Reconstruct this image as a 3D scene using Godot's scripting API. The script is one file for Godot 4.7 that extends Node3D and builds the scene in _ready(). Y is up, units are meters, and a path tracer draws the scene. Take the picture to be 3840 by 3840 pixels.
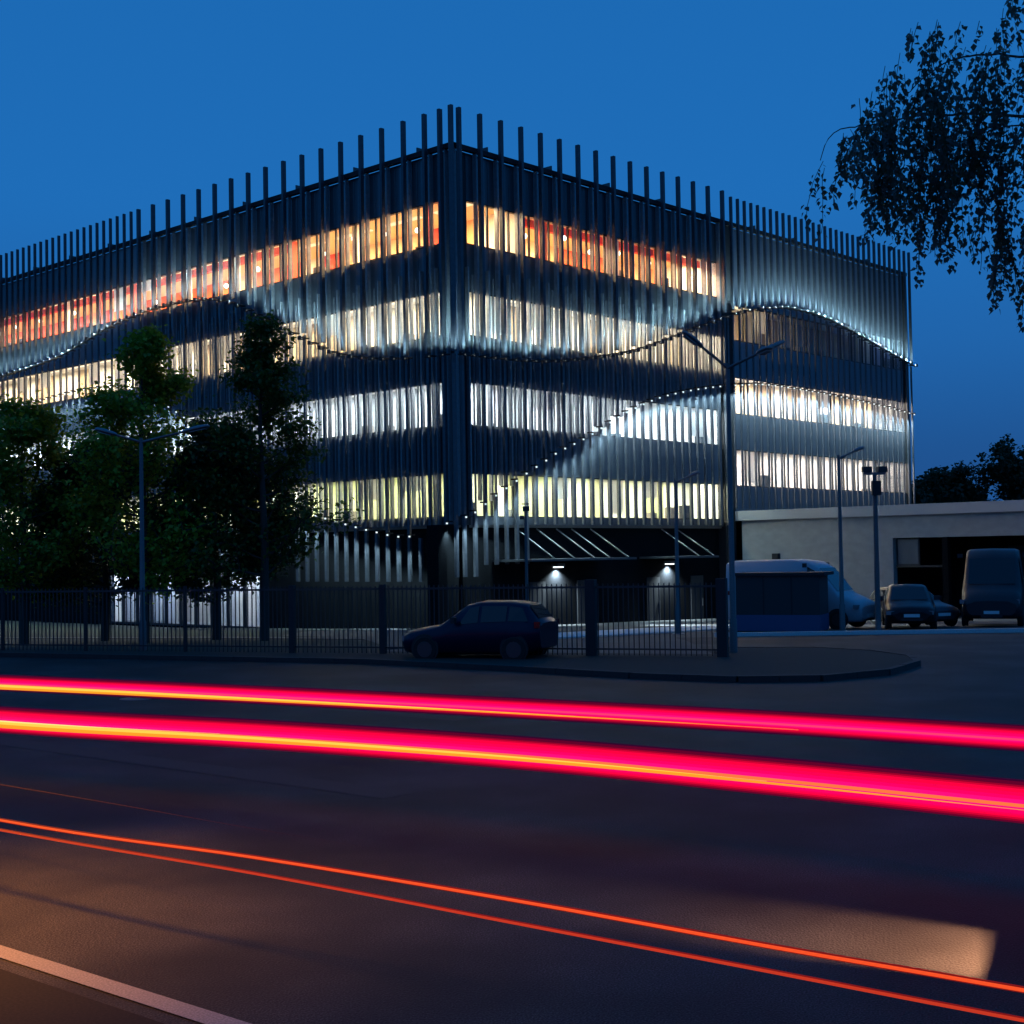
extends Node3D
# An office block with a veil of metal fins at dusk, seen across a road with streaks of tail light.

const TH := 0.75049                       # the right face runs away from the camera at 43 degrees
var C := Vector3(-2.318, 0.0, -59.0)      # near corner of the building
var RD := Vector3(sin(TH), 0, -cos(TH))   # along the right face
var LD := Vector3(-cos(TH), 0, -sin(TH))  # along the left face
var UR := Vector3(-0.77, 0, -0.638)       # along the road, away to the left
var NR := Vector3(0.638, 0, -0.77)        # across the road, away from the camera
var rng := RandomNumberGenerator.new()
var M := {}
var names := {}
var building: Node3D

# ---------------------------------------------------------------- helpers
func lin(r: float, g: float, b: float) -> Color:
	return Color(r, g, b).linear_to_srgb()

func mat(r: float, g: float, b: float, rough := 0.7, metal := 0.0) -> StandardMaterial3D:
	var m := StandardMaterial3D.new()
	m.albedo_color = lin(r, g, b)
	m.roughness = rough
	m.metallic = metal
	return m

func glow(r: float, g: float, b: float, e: float) -> StandardMaterial3D:
	var m := mat(0, 0, 0, 1.0)
	m.emission_enabled = true
	m.emission = lin(r, g, b)
	m.emission_energy_multiplier = e
	return m

func noise_tex(freq: float, lo: Color, hi: Color, sd: int, octaves := 4, size := 512, span := 0.5) -> NoiseTexture2D:
	var n := FastNoiseLite.new()
	n.noise_type = FastNoiseLite.TYPE_SIMPLEX_SMOOTH
	n.seed = sd
	n.frequency = freq
	n.fractal_octaves = octaves
	var t := NoiseTexture2D.new()
	t.width = size
	t.height = size
	t.seamless = true
	t.noise = n
	var g := Gradient.new()
	g.set_color(0, lo)
	g.set_color(1, hi)
	g.set_offset(0, 0.5 - span)
	g.set_offset(1, 0.5 + span)
	t.color_ramp = g
	return t

func textured(m: StandardMaterial3D, tex: Texture2D, metres: float) -> StandardMaterial3D:
	m.albedo_texture = tex
	m.uv1_triplanar = true
	m.uv1_world_triplanar = true
	m.uv1_scale = Vector3.ONE / metres
	return m

func coarse(m: StandardMaterial3D, tex: Texture2D, metres: float) -> void:
	m.detail_enabled = true
	m.detail_albedo = tex
	m.detail_blend_mode = BaseMaterial3D.BLEND_MODE_MUL
	m.detail_uv_layer = BaseMaterial3D.DETAIL_UV_2
	m.uv2_triplanar = true
	m.uv2_world_triplanar = true
	m.uv2_scale = Vector3.ONE / metres

func numbered(called: String) -> String:
	var n: int = names.get(called, -1) + 1
	names[called] = n
	return called if n == 0 else "%s_%03d" % [called, n]

func thing(called: String, label: String, category: String, at := Vector3.ZERO, turn := 0.0, group := "") -> Node3D:
	var o := Node3D.new()
	o.name = numbered(called)
	add_child(o)
	o.position = at
	o.rotation.y = turn
	tag(o, label, category, group)
	return o

func tag(o: Node, label: String, category: String, group := "") -> void:
	o.set_meta("label", label)
	o.set_meta("category", category)
	if group:
		o.set_meta("group", group)

var part_names := {}
func obj(called: String, mesh: Mesh, m: Material, parent: Node, xf := Transform3D()) -> MeshInstance3D:
	var o := MeshInstance3D.new()
	var key := str(parent.get_instance_id()) + called
	var n: int = part_names.get(key, -1) + 1
	part_names[key] = n
	o.name = called if n == 0 else "%s_%03d" % [called, n]
	o.mesh = mesh
	o.material_override = m
	o.transform = xf
	parent.add_child(o, true)
	return o

func struct(called: String, mesh: Mesh, m: Material, label := "", category := "") -> MeshInstance3D:
	var o := obj(called, mesh, m, self)
	o.set_meta("kind", "structure")
	if label:
		tag(o, label, category)
	return o

func st() -> SurfaceTool:
	var s := SurfaceTool.new()
	s.begin(Mesh.PRIMITIVE_TRIANGLES)
	return s

func done(s: SurfaceTool, normals := true) -> ArrayMesh:
	if normals:
		s.generate_normals()
	return s.commit()

func quad(s: SurfaceTool, a: Vector3, b: Vector3, c: Vector3, d: Vector3) -> void:
	for p in [a, b, c, a, c, d]:
		s.add_vertex(p)

# a box between two corners in a frame (origin o, basis bs)
func bx(s: SurfaceTool, bs: Basis, lo: Vector3, hi: Vector3, o := Vector3.ZERO) -> void:
	var p := []
	for k in 8:
		p.append(o + bs * Vector3(hi.x if k & 1 else lo.x, hi.y if k & 2 else lo.y, hi.z if k & 4 else lo.z))
	s.set_smooth_group(-1)
	for f in [[4, 6, 7, 5], [1, 3, 2, 0], [5, 7, 3, 1], [0, 2, 6, 4], [6, 2, 3, 7], [0, 4, 5, 1]]:
		quad(s, p[f[0]], p[f[1]], p[f[2]], p[f[3]])

func box_mesh(lo: Vector3, hi: Vector3, bs := Basis.IDENTITY, o := Vector3.ZERO) -> ArrayMesh:
	var s := st()
	bx(s, bs, lo, hi, o)
	return done(s)

# a round tube along points with a radius at each
func tube(s: SurfaceTool, pts: Array, radii: Array, sides := 8, group := 0) -> void:
	var rings := []
	for i in pts.size():
		var a: Vector3 = pts[maxi(i - 1, 0)]
		var b: Vector3 = pts[mini(i + 1, pts.size() - 1)]
		var t := (b - a).normalized()
		var u := t.cross(Vector3.UP if absf(t.y) < 0.9 else Vector3.RIGHT).normalized()
		var v := u.cross(t).normalized()
		var ring := []
		for k in sides:
			var f := TAU * k / sides
			ring.append(pts[i] + (u * cos(f) + v * sin(f)) * float(radii[i]))
		rings.append(ring)
	s.set_smooth_group(group)
	for i in rings.size() - 1:
		for k in sides:
			var n := (k + 1) % sides
			quad(s, rings[i][k], rings[i + 1][k], rings[i + 1][n], rings[i][n])
	s.set_smooth_group(-1)
	for e in [0, rings.size() - 1]:
		for k in range(1, sides - 1):
			var tri := [rings[e][0], rings[e][k], rings[e][k + 1]]
			if e != 0:
				tri.reverse()
			for p in tri:
				s.add_vertex(p)

func tube_mesh(pts: Array, radii: Array, sides := 8) -> ArrayMesh:
	var s := st()
	tube(s, pts, radii, sides)
	return done(s)

# height of the ground: level by the road, falling gently towards the building
func gy(z: float) -> float:
	return -0.03 * clampf(-z - 40.0, 0.0, 35.0)

func on_ground(x: float, z: float) -> Vector3:
	return Vector3(x, gy(z), z)

# a level or sloping sheet over a polygon (x, z), lifted above the ground by h, with a skirt of height h below it
func sheet(poly: PackedVector2Array, h: float, skirt := false) -> ArrayMesh:
	var s := st()
	s.set_smooth_group(-1)
	for band in [[-40.0, 500.0], [-75.0, -40.0], [-600.0, -75.0]]:
		var strip := PackedVector2Array([Vector2(-700, band[0]), Vector2(700, band[0]), Vector2(700, band[1]), Vector2(-700, band[1])])
		for p in Geometry2D.intersect_polygons(poly, strip):
			var t := Geometry2D.triangulate_polygon(p)
			for i in range(0, t.size(), 3):
				var v := []
				for k in 3:
					var q: Vector2 = p[t[i + k]]
					v.append(Vector3(q.x, gy(q.y) + h, q.y))
				if (v[1] - v[0]).cross(v[2] - v[0]).y > 0:
					v.reverse()
				for q in v:
					s.add_vertex(q)
	if skirt:
		for i in poly.size():
			var a := poly[i]
			var b := poly[(i + 1) % poly.size()]
			quad(s, Vector3(a.x, gy(a.y) - 0.05, a.y), Vector3(a.x, gy(a.y) + h, a.y), Vector3(b.x, gy(b.y) + h, b.y), Vector3(b.x, gy(b.y) - 0.05, b.y))
	return done(s)

func curve(pts: Array, s: float) -> float:
	if s <= pts[0][0]:
		return pts[0][1]
	for i in pts.size() - 1:
		if s <= pts[i + 1][0]:
			var p0: Array = pts[maxi(i - 1, 0)]
			var p3: Array = pts[mini(i + 2, pts.size() - 1)]
			var w: float = pts[i + 1][0] - pts[i][0]
			var m0: float = (pts[i + 1][1] - p0[1]) / (pts[i + 1][0] - p0[0]) * w
			var m1: float = (p3[1] - pts[i][1]) / (p3[0] - pts[i][0]) * w
			var t: float = (s - pts[i][0]) / w
			return (2*t*t*t - 3*t*t + 1) * pts[i][1] + (t*t*t - 2*t*t + t) * m0 + (3*t*t - 2*t*t*t) * pts[i + 1][1] + (t*t*t - t*t) * m1
	return pts[-1][1]

# ---------------------------------------------------------------- the scene
func _ready() -> void:
	rng.seed = 41
	# camera
	var cam := Camera3D.new()
	cam.name = "camera"
	cam.fov = 40.61
	cam.near = 0.1
	cam.far = 900.0
	var p := deg_to_rad(1.743)
	var r := deg_to_rad(0.961)
	var up0 := Vector3(0, cos(p), sin(p))
	var right := Vector3.RIGHT * cos(r) - up0 * sin(r)
	var up := Vector3.RIGHT * sin(r) + up0 * cos(r)
	cam.transform = Transform3D(Basis(right, up, -Vector3(0, sin(p), -cos(p))), Vector3(0, 2.6, 0))
	add_child(cam)
	cam.current = true
	# dusk sky: deep blue, a little darker towards the ground and overhead
	var keys := [[0.0, Color(0.013, 0.062, 0.205)], [2.5, Color(0.0135, 0.075, 0.25)], [8.0, Color(0.0145, 0.125, 0.40)], [14.0, Color(0.0135, 0.152, 0.48)], [24.0, Color(0.0115, 0.140, 0.45)], [50.0, Color(0.0095, 0.122, 0.41)], [90.0, Color(0.008, 0.105, 0.36)]]
	var im := Image.create_empty(512, 256, false, Image.FORMAT_RGBF)
	for y in 256:
		var e := 90.0 - (y + 0.5) * 180.0 / 256.0
		var c: Color = keys[0][1]
		for k in keys.size() - 1:
			if e > keys[k][0]:
				var f: float = clampf((e - keys[k][0]) / (keys[k + 1][0] - keys[k][0]), 0, 1)
				c = keys[k][1].lerp(keys[k + 1][1], f)
		if e < 0:
			c = Color(0.004, 0.012, 0.035)
		for x in 512:
			im.set_pixel(x, y, c)
	var sky_mat := PanoramaSkyMaterial.new()
	sky_mat.panorama = ImageTexture.create_from_image(im)
	var env := Environment.new()
	env.background_mode = Environment.BG_SKY
	env.sky = Sky.new()
	env.sky.sky_material = sky_mat
	env.tonemap_mode = Environment.TONE_MAPPER_LINEAR
	env.tonemap_exposure = 1.0
	env.sdfgi_enabled = true
	env.ssao_enabled = true
	env.ssil_enabled = true
	var we := WorldEnvironment.new()
	we.name = "world_environment"
	we.environment = env
	add_child(we)
	# what is left of the daylight: the sun is down, a very weak wide glow from behind the building's left side
	var sun := DirectionalLight3D.new()
	sun.name = "dusk_light"
	sun.light_energy = 0.006
	sun.light_color = Color(0.6, 0.75, 1.0)
	sun.light_angular_distance = 40.0
	sun.shadow_enabled = true
	add_child(sun)
	sun.look_at_from_position(Vector3.ZERO, Vector3(0.5, -0.5, -0.6))

	materials()
	setting()
	office()
	annex()
	fence()
	lamps()
	trees()
	vehicles()
	streaks()

func materials() -> void:
	M.asphalt = textured(mat(1, 1, 1, 0.72), noise_tex(0.22, lin(0.006, 0.0063, 0.0066), lin(0.10, 0.099, 0.098), 3, 4, 512, 0.25), 1.9)
	M.asphalt.metallic_specular = 0.38
	coarse(M.asphalt, noise_tex(0.012, Color(0.45, 0.45, 0.46), Color(1, 1, 1), 8, 5, 512, 0.38), 17.0)
	M.asphalt.heightmap_enabled = true
	M.asphalt.heightmap_scale = 0.4
	M.asphalt.heightmap_texture = noise_tex(0.16, Color.BLACK, Color.WHITE, 5, 4)
	M.shoulder = textured(mat(1, 1, 1, 0.85), noise_tex(0.12, lin(0.006, 0.006, 0.0065), lin(0.022, 0.0215, 0.021), 4, 5), 1.6)
	M.shoulder.metallic_specular = 0.3
	M.patch = textured(mat(1, 1, 1, 0.75), noise_tex(0.12, lin(0.006, 0.006, 0.0065), lin(0.024, 0.0235, 0.023), 6, 5), 1.6)
	M.earth = textured(mat(1, 1, 1, 0.95), noise_tex(0.05, lin(0.005, 0.006, 0.004), lin(0.02, 0.022, 0.013), 9, 5), 3.0)
	M.grass = textured(mat(1, 1, 1, 0.95), noise_tex(0.08, lin(0.004, 0.009, 0.002), lin(0.016, 0.03, 0.007), 11, 5), 2.0)
	M.paving = textured(mat(1, 1, 1, 0.8), noise_tex(0.08, lin(0.025, 0.025, 0.026), lin(0.06, 0.06, 0.058), 12, 4), 2.0)
	M.kerb = textured(mat(1, 1, 1, 0.8), noise_tex(0.08, lin(0.014, 0.014, 0.014), lin(0.032, 0.032, 0.031), 22, 4), 1.3)
	M.pale = textured(mat(1, 1, 1, 0.75), noise_tex(0.06, lin(0.42, 0.42, 0.41), lin(0.62, 0.62, 0.6), 13, 4), 2.0)
	M.paint = textured(mat(1, 1, 1, 0.6), noise_tex(0.09, lin(0.12, 0.115, 0.11), lin(0.36, 0.35, 0.34), 14, 5), 0.9)
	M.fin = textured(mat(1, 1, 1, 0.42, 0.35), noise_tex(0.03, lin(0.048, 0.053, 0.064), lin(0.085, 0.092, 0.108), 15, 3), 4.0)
	M.fin_low_lit = textured(mat(1, 1, 1, 0.42, 0.35), noise_tex(0.03, lin(0.062, 0.067, 0.078), lin(0.11, 0.117, 0.133), 16, 3), 4.0)  # paler copy of the fin metal, lamp wash put into the colour
	M.inner = textured(mat(1, 1, 1, 0.45, 0.2), noise_tex(0.03, lin(0.19, 0.197, 0.21), lin(0.29, 0.3, 0.32), 26, 3), 4.0)
	M.panel = mat(0.2, 0.215, 0.235, 0.3, 0.85)
	M.dark = mat(0.022, 0.023, 0.026, 0.6)
	M.black = mat(0.012, 0.012, 0.014, 0.7)
	M.clad = textured(mat(1, 1, 1, 0.7), noise_tex(0.05, lin(0.006, 0.0064, 0.0075), lin(0.013, 0.0137, 0.0152), 17, 4), 3.0)
	M.clad.metallic_specular = 0.12
	M.frame = mat(0.03, 0.032, 0.036, 0.45, 0.3)
	M.glass = mat(0.8, 0.85, 0.9, 0.05)
	M.glass.albedo_color.a = 0.1
	M.glass.transparency = BaseMaterial3D.TRANSPARENCY_ALPHA
	M.steel = mat(0.16, 0.17, 0.18, 0.4, 0.7)
	M.galv = textured(mat(1, 1, 1, 0.5, 0.5), noise_tex(0.05, lin(0.09, 0.095, 0.10), lin(0.15, 0.155, 0.16), 18, 3), 1.0)
	M.led = glow(0.8, 0.95, 1.0, 1.1)
	M.pendant = glow(1.0, 0.93, 0.8, 4.0)
	M.blind = mat(0.62, 0.6, 0.55, 0.9)
	M.blind.backlight_enabled = true
	M.blind.backlight = lin(0.9, 0.9, 0.9)
	M.led_dim = glow(0.8, 0.95, 1.0, 0.25)
	M.white_wall = mat(0.75, 0.74, 0.72, 0.9)
	M.ceiling = mat(0.8, 0.78, 0.74, 0.9)
	M.floor = mat(0.25, 0.22, 0.19, 0.6)
	M.render = textured(mat(1, 1, 1, 0.9), noise_tex(0.02, lin(0.25, 0.255, 0.25), lin(0.34, 0.345, 0.34), 19, 4), 6.0)
	M.fascia = mat(0.42, 0.42, 0.41, 0.6)
	M.bark = textured(mat(1, 1, 1, 0.95), noise_tex(0.1, lin(0.02, 0.018, 0.014), lin(0.07, 0.06, 0.05), 20, 4), 0.6)
	M.leaf = mat(0.055, 0.105, 0.02, 0.6)
	M.leaf.vertex_color_use_as_albedo = true
	M.leaf.albedo_color = Color.WHITE
	M.leaf.backlight_enabled = true
	M.leaf.backlight = lin(0.8, 0.8, 0.8)
	M.birch = mat(0.018, 0.03, 0.009, 0.8)
	M.birch.metallic_specular = 0.2
	M.birch.backlight_enabled = true
	M.birch.backlight = lin(0.2, 0.2, 0.2)
	M.far_leaf = mat(0.02, 0.035, 0.012, 0.9)
	M.tyre = mat(0.012, 0.012, 0.012, 0.9)
	M.rim = mat(0.06, 0.06, 0.065, 0.4, 0.6)
	M.car_glass = mat(0.012, 0.014, 0.016, 0.06)
	M.plate = mat(0.6, 0.6, 0.6, 0.4)
	M.lens = mat(0.3, 0.31, 0.33, 0.1, 0.4)
	M.red_lens = mat(0.25, 0.01, 0.01, 0.15)

# ---------------------------------------------------------------- ground, road, verges
func along(k: float, across: float) -> Vector2:
	var q := Vector3(-3.47, 0, -9.33) + UR * k + NR * across
	return Vector2(q.x, q.z)

func road_strip(k0: float, k1: float, a0: float, a1: float) -> PackedVector2Array:
	return PackedVector2Array([along(k0, a0), along(k1, a0), along(k1, a1), along(k0, a1)])

func setting() -> void:
	struct("ground", sheet(PackedVector2Array([Vector2(-400, -420), Vector2(400, -420), Vector2(400, 120), Vector2(-400, 120)]), -0.02), M.earth, "dark bare ground running out around the road and building", "ground")
	# the road and the wide asphalt mouth of the side entrance on the right
	var road := PackedVector2Array([along(-70, -0.25), along(90, -0.25), along(90, 17.2), along(31, 17.2), Vector2(-14.2, -38.4), Vector2(-3.5, -33.8), Vector2(4.9, -32.2), Vector2(5.0, -43.2), Vector2(15.6, -42.7), Vector2(60, -40.2), Vector2(75, 18)])
	struct("road", sheet(road, 0.0), M.asphalt, "wide grey asphalt road crossing the foreground and running off to the right", "road")
	struct("road_shoulder", sheet(road_strip(-70, 90, -6.0, -0.21), 0.004), M.shoulder, "dark newer asphalt shoulder on the near side of the white line", "road shoulder")
	struct("near_pavement", sheet(road_strip(-70, 90, -14.0, -6.0), 0.12, true), M.paving, "grey pavement behind the camera side of the road", "pavement")
	struct("edge_line", sheet(road_strip(-0.25 - 40, 70, -0.085, 0.075), 0.009), M.paint, "worn white painted line along the near edge of the road", "road marking")
	# repairs in the surface
	var reps := [[15.0, 19.0, 9.6, 12.6], [6.0, 9.5, 11.2, 12.0], [2.0, 14.0, 5.6, 6.1], [-6, 3, 8.2, 8.9]]
	for k in reps:
		struct("asphalt_patch", sheet(road_strip(k[0], k[1], k[2], k[3]), 0.004), M.patch)
	# dark sealed cracks that wander along and across the lanes
	for c in [[2.0, 34.0, 12.8, 0.035]]:
		var left_edge := PackedVector2Array()
		var right_edge := PackedVector2Array()
		var k: float = c[0]
		var off: float = c[2]
		while k < c[1]:
			off += rng.randfn(0, 0.05)
			left_edge.append(along(k, off))
			right_edge.append(along(k, off + c[3] * rng.randf_range(0.5, 1.4)))
			k += 0.45
		right_edge.reverse()
		left_edge.append_array(right_edge)
		struct("sealed_crack", sheet(left_edge, 0.007), M.shoulder)
	for q in [[7.0, 3.2], [13.5, 10.6]]:
		var rim := PackedVector2Array()
		for k in 24:
			rim.append(along(q[0] + cos(TAU * k / 24) * 0.33, q[1] + sin(TAU * k / 24) * 0.33))
		struct("manhole_cover", sheet(rim, 0.006), M.steel)
	# verge in front of the fence, ending on the right in a rounded tongue
	var v := PackedVector2Array([Vector2(-60, -64), Vector2(-24, -43.8), Vector2(-14.2, -38.3), Vector2(-8, -35.6), Vector2(-3.5, -33.6), Vector2(0.2, -30.6), Vector2(2.4, -28.6), Vector2(4.4, -27.4), Vector2(6.0, -27.3), Vector2(7.6, -28.4), Vector2(8.8, -30.4), Vector2(9.1, -32.0), Vector2(8.7, -33.8), Vector2(7.6, -35.2), Vector2(5.2, -35.6), Vector2(5.0, -33.4), Vector2(-16.5, -41.0), Vector2(-60, -66)])
	struct("verge", sheet(v, 0.11, true), M.earth, "dark verge under the fence ending in a rounded tongue at the entrance", "verge")
	# kerb stones round the verge
	var verge := get_node("verge")
	for i in range(2, 15):
		var a := v[i]
		var b := v[i + 1]
		var n := maxi(1, int(round(a.distance_to(b) / 1.0)))
		for k in n:
			var p0 := a.lerp(b, k / float(n))
			var p1 := a.lerp(b, (k + 1) / float(n))
			var d := Vector3(p1.x - p0.x, 0, p1.y - p0.y)
			var bs := Basis(d.normalized(), Vector3.UP, d.normalized().cross(Vector3.UP))
			var gh := gy(p0.y)
			obj("kerb_stone", box_mesh(Vector3(0.008, -0.05, -0.06), Vector3(d.length() - 0.008, 0.125 + rng.randf_range(-0.004, 0.004), 0.09), bs, Vector3(p0.x, gh, p0.y)), M.kerb, verge)
	# the yard behind the fence: lawn, a paved apron and a pale path lit by its own aimed beam
	var lawn := PackedVector2Array([Vector2(-70, -72), Vector2(-16.5, -41.0), Vector2(-4.0, -36.8), Vector2(-2.0, -44.0), Vector2(-9.0, -53.0), Vector2(-12, -62), Vector2(-40, -95), Vector2(-90, -95)])
	struct("lawn", sheet(lawn, 0.03), M.grass, "dark lawn under the trees on the left behind the fence", "lawn")
	var yard := PackedVector2Array([Vector2(-4.0, -36.8), Vector2(5.0, -33.6), Vector2(5.0, -43.2), Vector2(60, -40.0), Vector2(80, -90), Vector2(10, -90), Vector2(-9.0, -60.0), Vector2(-9.0, -53.0), Vector2(-2.0, -44.0)])
	struct("yard", sheet(yard, 0.008), M.paving, "paved yard between the fence and the office building", "yard")
	var strip := PackedVector2Array([Vector2(0.9, -43.6), Vector2(8.3, -51.8), Vector2(9.6, -57.5), Vector2(6.5, -56.0), Vector2(1.3, -49.4)])
	struct("pale_path", sheet(strip, 0.05, true), M.pale, "pale concrete path lit in the yard behind the fence", "path")
	var kerb := PackedVector2Array([Vector2(6.3, -43.3), Vector2(15.6, -42.65), Vector2(60, -39.7), Vector2(60, -40.05), Vector2(15.6, -43.0), Vector2(6.3, -43.65)])
	struct("kerb", sheet(kerb, 0.13, true), M.pale, "pale kerb along the parking area on the right", "kerb")
	var garden := PackedVector2Array([Vector2(-3.5, -38.5), Vector2(0.2, -41.0), Vector2(-2.5, -46.5), Vector2(-11, -52.2), Vector2(-20, -56.5), Vector2(-21, -55.3), Vector2(-11.5, -50.8), Vector2(-5.0, -46.0)])
	struct("garden_path", sheet(garden, 0.045, true), M.paving, "grey path curving between lawn and building on the left", "path")

# ---------------------------------------------------------------- the office building
const TOP := 22.0
var w1l := [[0.0, 11.3], [2.6, 11.4], [5.4, 11.7], [7.7, 12.2], [10.8, 13.5], [13.3, 14.6], [15.5, 15.55], [17.8, 16.1], [21.6, 16.3], [24.8, 16.15], [28.1, 15.7], [32.2, 14.9], [36.6, 14.5], [40.7, 14.3], [50.0, 13.6]]
var w1r := [[0.0, 11.3], [2.3, 11.33], [4.8, 11.42], [7.7, 11.75], [11.7, 12.5], [13.9, 13.13], [16.2, 13.9], [19.0, 14.8], [21.0, 15.45], [23.6, 16.03], [26.4, 16.4], [29.9, 16.35], [33.5, 15.85], [37.4, 15.15], [42.0, 14.35]]
var w2l := [[0.0, 4.05], [1.6, 3.68], [2.6, 3.45], [3.7, 3.45], [4.9, 3.65], [6.0, 3.85], [7.9, 4.25], [11.0, 5.0], [15.0, 7.0], [20.0, 10.0], [25.0, 12.0], [30.0, 12.45], [35.0, 12.3], [41.0, 12.1], [50.0, 11.6]]
var w2r := [[0.0, 4.1], [0.85, 4.4], [2.0, 5.06], [3.2, 5.67], [4.3, 6.24], [5.4, 6.76], [6.4, 7.25], [8.4, 8.0], [10.4, 8.92], [12.1, 9.62], [14.2, 10.3], [16.5, 10.8], [18.9, 11.2], [21.4, 11.5], [24.0, 11.73], [27.3, 11.74], [33.3, 11.6], [38.6, 11.35], [42.2, 11.1]]

func face(left: bool) -> Basis:   # x along the face, y up, z outwards
	return Basis(-LD, Vector3.UP, -RD) if left else Basis(RD, Vector3.UP, -LD)

func fbox(left: bool, s0: float, s1: float, y0: float, y1: float, z0: float, z1: float, st_: SurfaceTool = null) -> ArrayMesh:
	var lo := Vector3(-s1 if left else s0, y0, z0)
	var hi := Vector3(-s0 if left else s1, y1, z1)
	if st_:
		bx(st_, face(left), lo, hi)
		return null
	return box_mesh(lo, hi, face(left))

func fpt(left: bool, s: float, y: float, z: float) -> Vector3:
	return face(left) * Vector3(-s if left else s, y, z)

func fin_bottom(left: bool, s: float) -> float:
	if left:
		return 1.45 if s < 11.2 else 2.5
	if s < 1.6:
		return 1.65
	if s < 4.9:
		return 2.15
	return 3.95 if s < 21.3 else 4.85

func one_fin(left: bool, s: float, w: float, d: float, top: float, deep := false) -> void:
	var y1 := curve(w1l if left else w1r, s)
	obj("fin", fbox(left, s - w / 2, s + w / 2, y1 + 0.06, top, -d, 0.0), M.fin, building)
	obj("lower_fin", fbox(left, s - w / 2, s + w / 2, fin_bottom(left, s), y1 - 0.06, -d, -0.07), M.fin_low_lit, building)
	if deep:
		var y2 := maxf(3.95, curve(w2l if left else w2r, s))
		obj("slat", fbox(left, s + 0.68, s + 0.76, y2, maxf(15.2, y2 + 1.0), -0.54, -0.36), M.inner, building)
		for k in [0.36, 1.06]:
			obj("slat", fbox(left, s + k, s + k + 0.045, y2, maxf(14.9, y2 + 0.8), -0.54, -0.45), M.inner, building)
		obj("inner_fin", fbox(left, s - 0.04, s + 0.04, y2, 20.42, -0.54, -0.34), M.inner, building)

func short_fin(left: bool, s: float) -> void:
	var y2 := curve(w2l if left else w2r, s)
	obj("short_fin", fbox(left, s - 0.085, s + 0.085, fin_bottom(left, s), y2 - 0.1, -0.2, -0.07), M.fin_low_lit, building)

func led_row(left: bool, pos: Array) -> void:
	# a line of small lamps along each wave: the upper wave throws light up the fins, the lower one down
	for i in pos.size():
		var s: float = pos[i]
		var y1 := curve(w1l if left else w1r, s)
		var y2 := curve(w2l if left else w2r, s)
		var h := obj("lamp_housing", fbox(left, s - 0.09, s + 0.09, y1 - 0.12, y1 - 0.06, -0.06, 0.4), M.black, building)
		obj("lip", fbox(left, s - 0.12, s + 0.12, y1 - 0.19, y1 - 0.02, 0.46, 0.48), M.black, h)
		obj("tray", fbox(left, s - 0.12, s + 0.12, y1 - 0.19, y1 - 0.16, 0.3, 0.455), M.black, h)
		obj("led_lamp", fbox(left, s - 0.08, s + 0.08, y1 - 0.15, y1 - 0.12, 0.36, 0.45), M.led_dim, h)
		spot(fpt(left, s, y1 - 0.1, 0.42), fpt(left, s, y1 + 0.42, -0.3) if left or s < 21 else fpt(left, s, y1 + 0.5, -0.25), 47.0, 27.0 if left or s < 21 else 46.0, Color(0.74, 0.94, 1.0))
		var g := obj("lamp_arm", fbox(left, s - 0.05, s + 0.05, y2 + 0.06, y2 + 0.13, -0.1, 0.26), M.black, building)
		obj("led_lamp", fbox(left, s - 0.03, s + 0.03, y2 - 0.02, y2 + 0.05, 0.18, 0.24), M.led, g)
		var near_corner := (left and s < 12.0) or (not left and s < 9.0)
		spot(fpt(left, s, y2 - 0.1, 0.16), fpt(left, s, y2 - 1.6, -0.02 if near_corner else -0.25), 34.0 if near_corner else 50.0, 16.0 if near_corner else (10.0 if left or s < 21 else 16.0), Color(0.76, 0.93, 1.0))

func spot(at: Vector3, to: Vector3, angle: float, energy: float, color: Color, parent: Node3D = building, size := 0.03) -> void:
	var l := SpotLight3D.new()
	l.name = "lamp_beam"
	l.light_energy = energy
	l.light_color = color
	l.spot_angle = angle
	l.spot_range = 40.0
	l.spot_attenuation = 2.0
	l.spot_angle_attenuation = 1.0
	l.light_size = size
	l.shadow_enabled = true
	parent.add_child(l, true)
	var d := (to - at).normalized()
	l.transform = Transform3D(Basis.looking_at(d, Vector3.UP if absf(d.y) < 0.95 else Vector3.RIGHT), at)

func ceiling_light(left: bool, s: float, y: float, z: float, size: float, energy: float, color: Color) -> void:
	obj("ceiling_lamp", fbox(left, s - size / 2, s + size / 2, y, y + 0.06, z - 0.15, z + 0.15), glow(color.srgb_to_linear().r, color.srgb_to_linear().g, color.srgb_to_linear().b, 1.6), building)
	var l := AreaLight3D.new()
	l.name = "room_light"
	l.area_size = Vector2(size, 0.3)
	l.light_energy = energy
	l.light_color = color
	l.shadow_enabled = true
	building.add_child(l, true)
	var f := face(left)
	l.transform = Transform3D(Basis(f.x, -f.z, f.y), fpt(left, s, y - 0.02, z))   # shines along its own -z, which is down here

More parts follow.
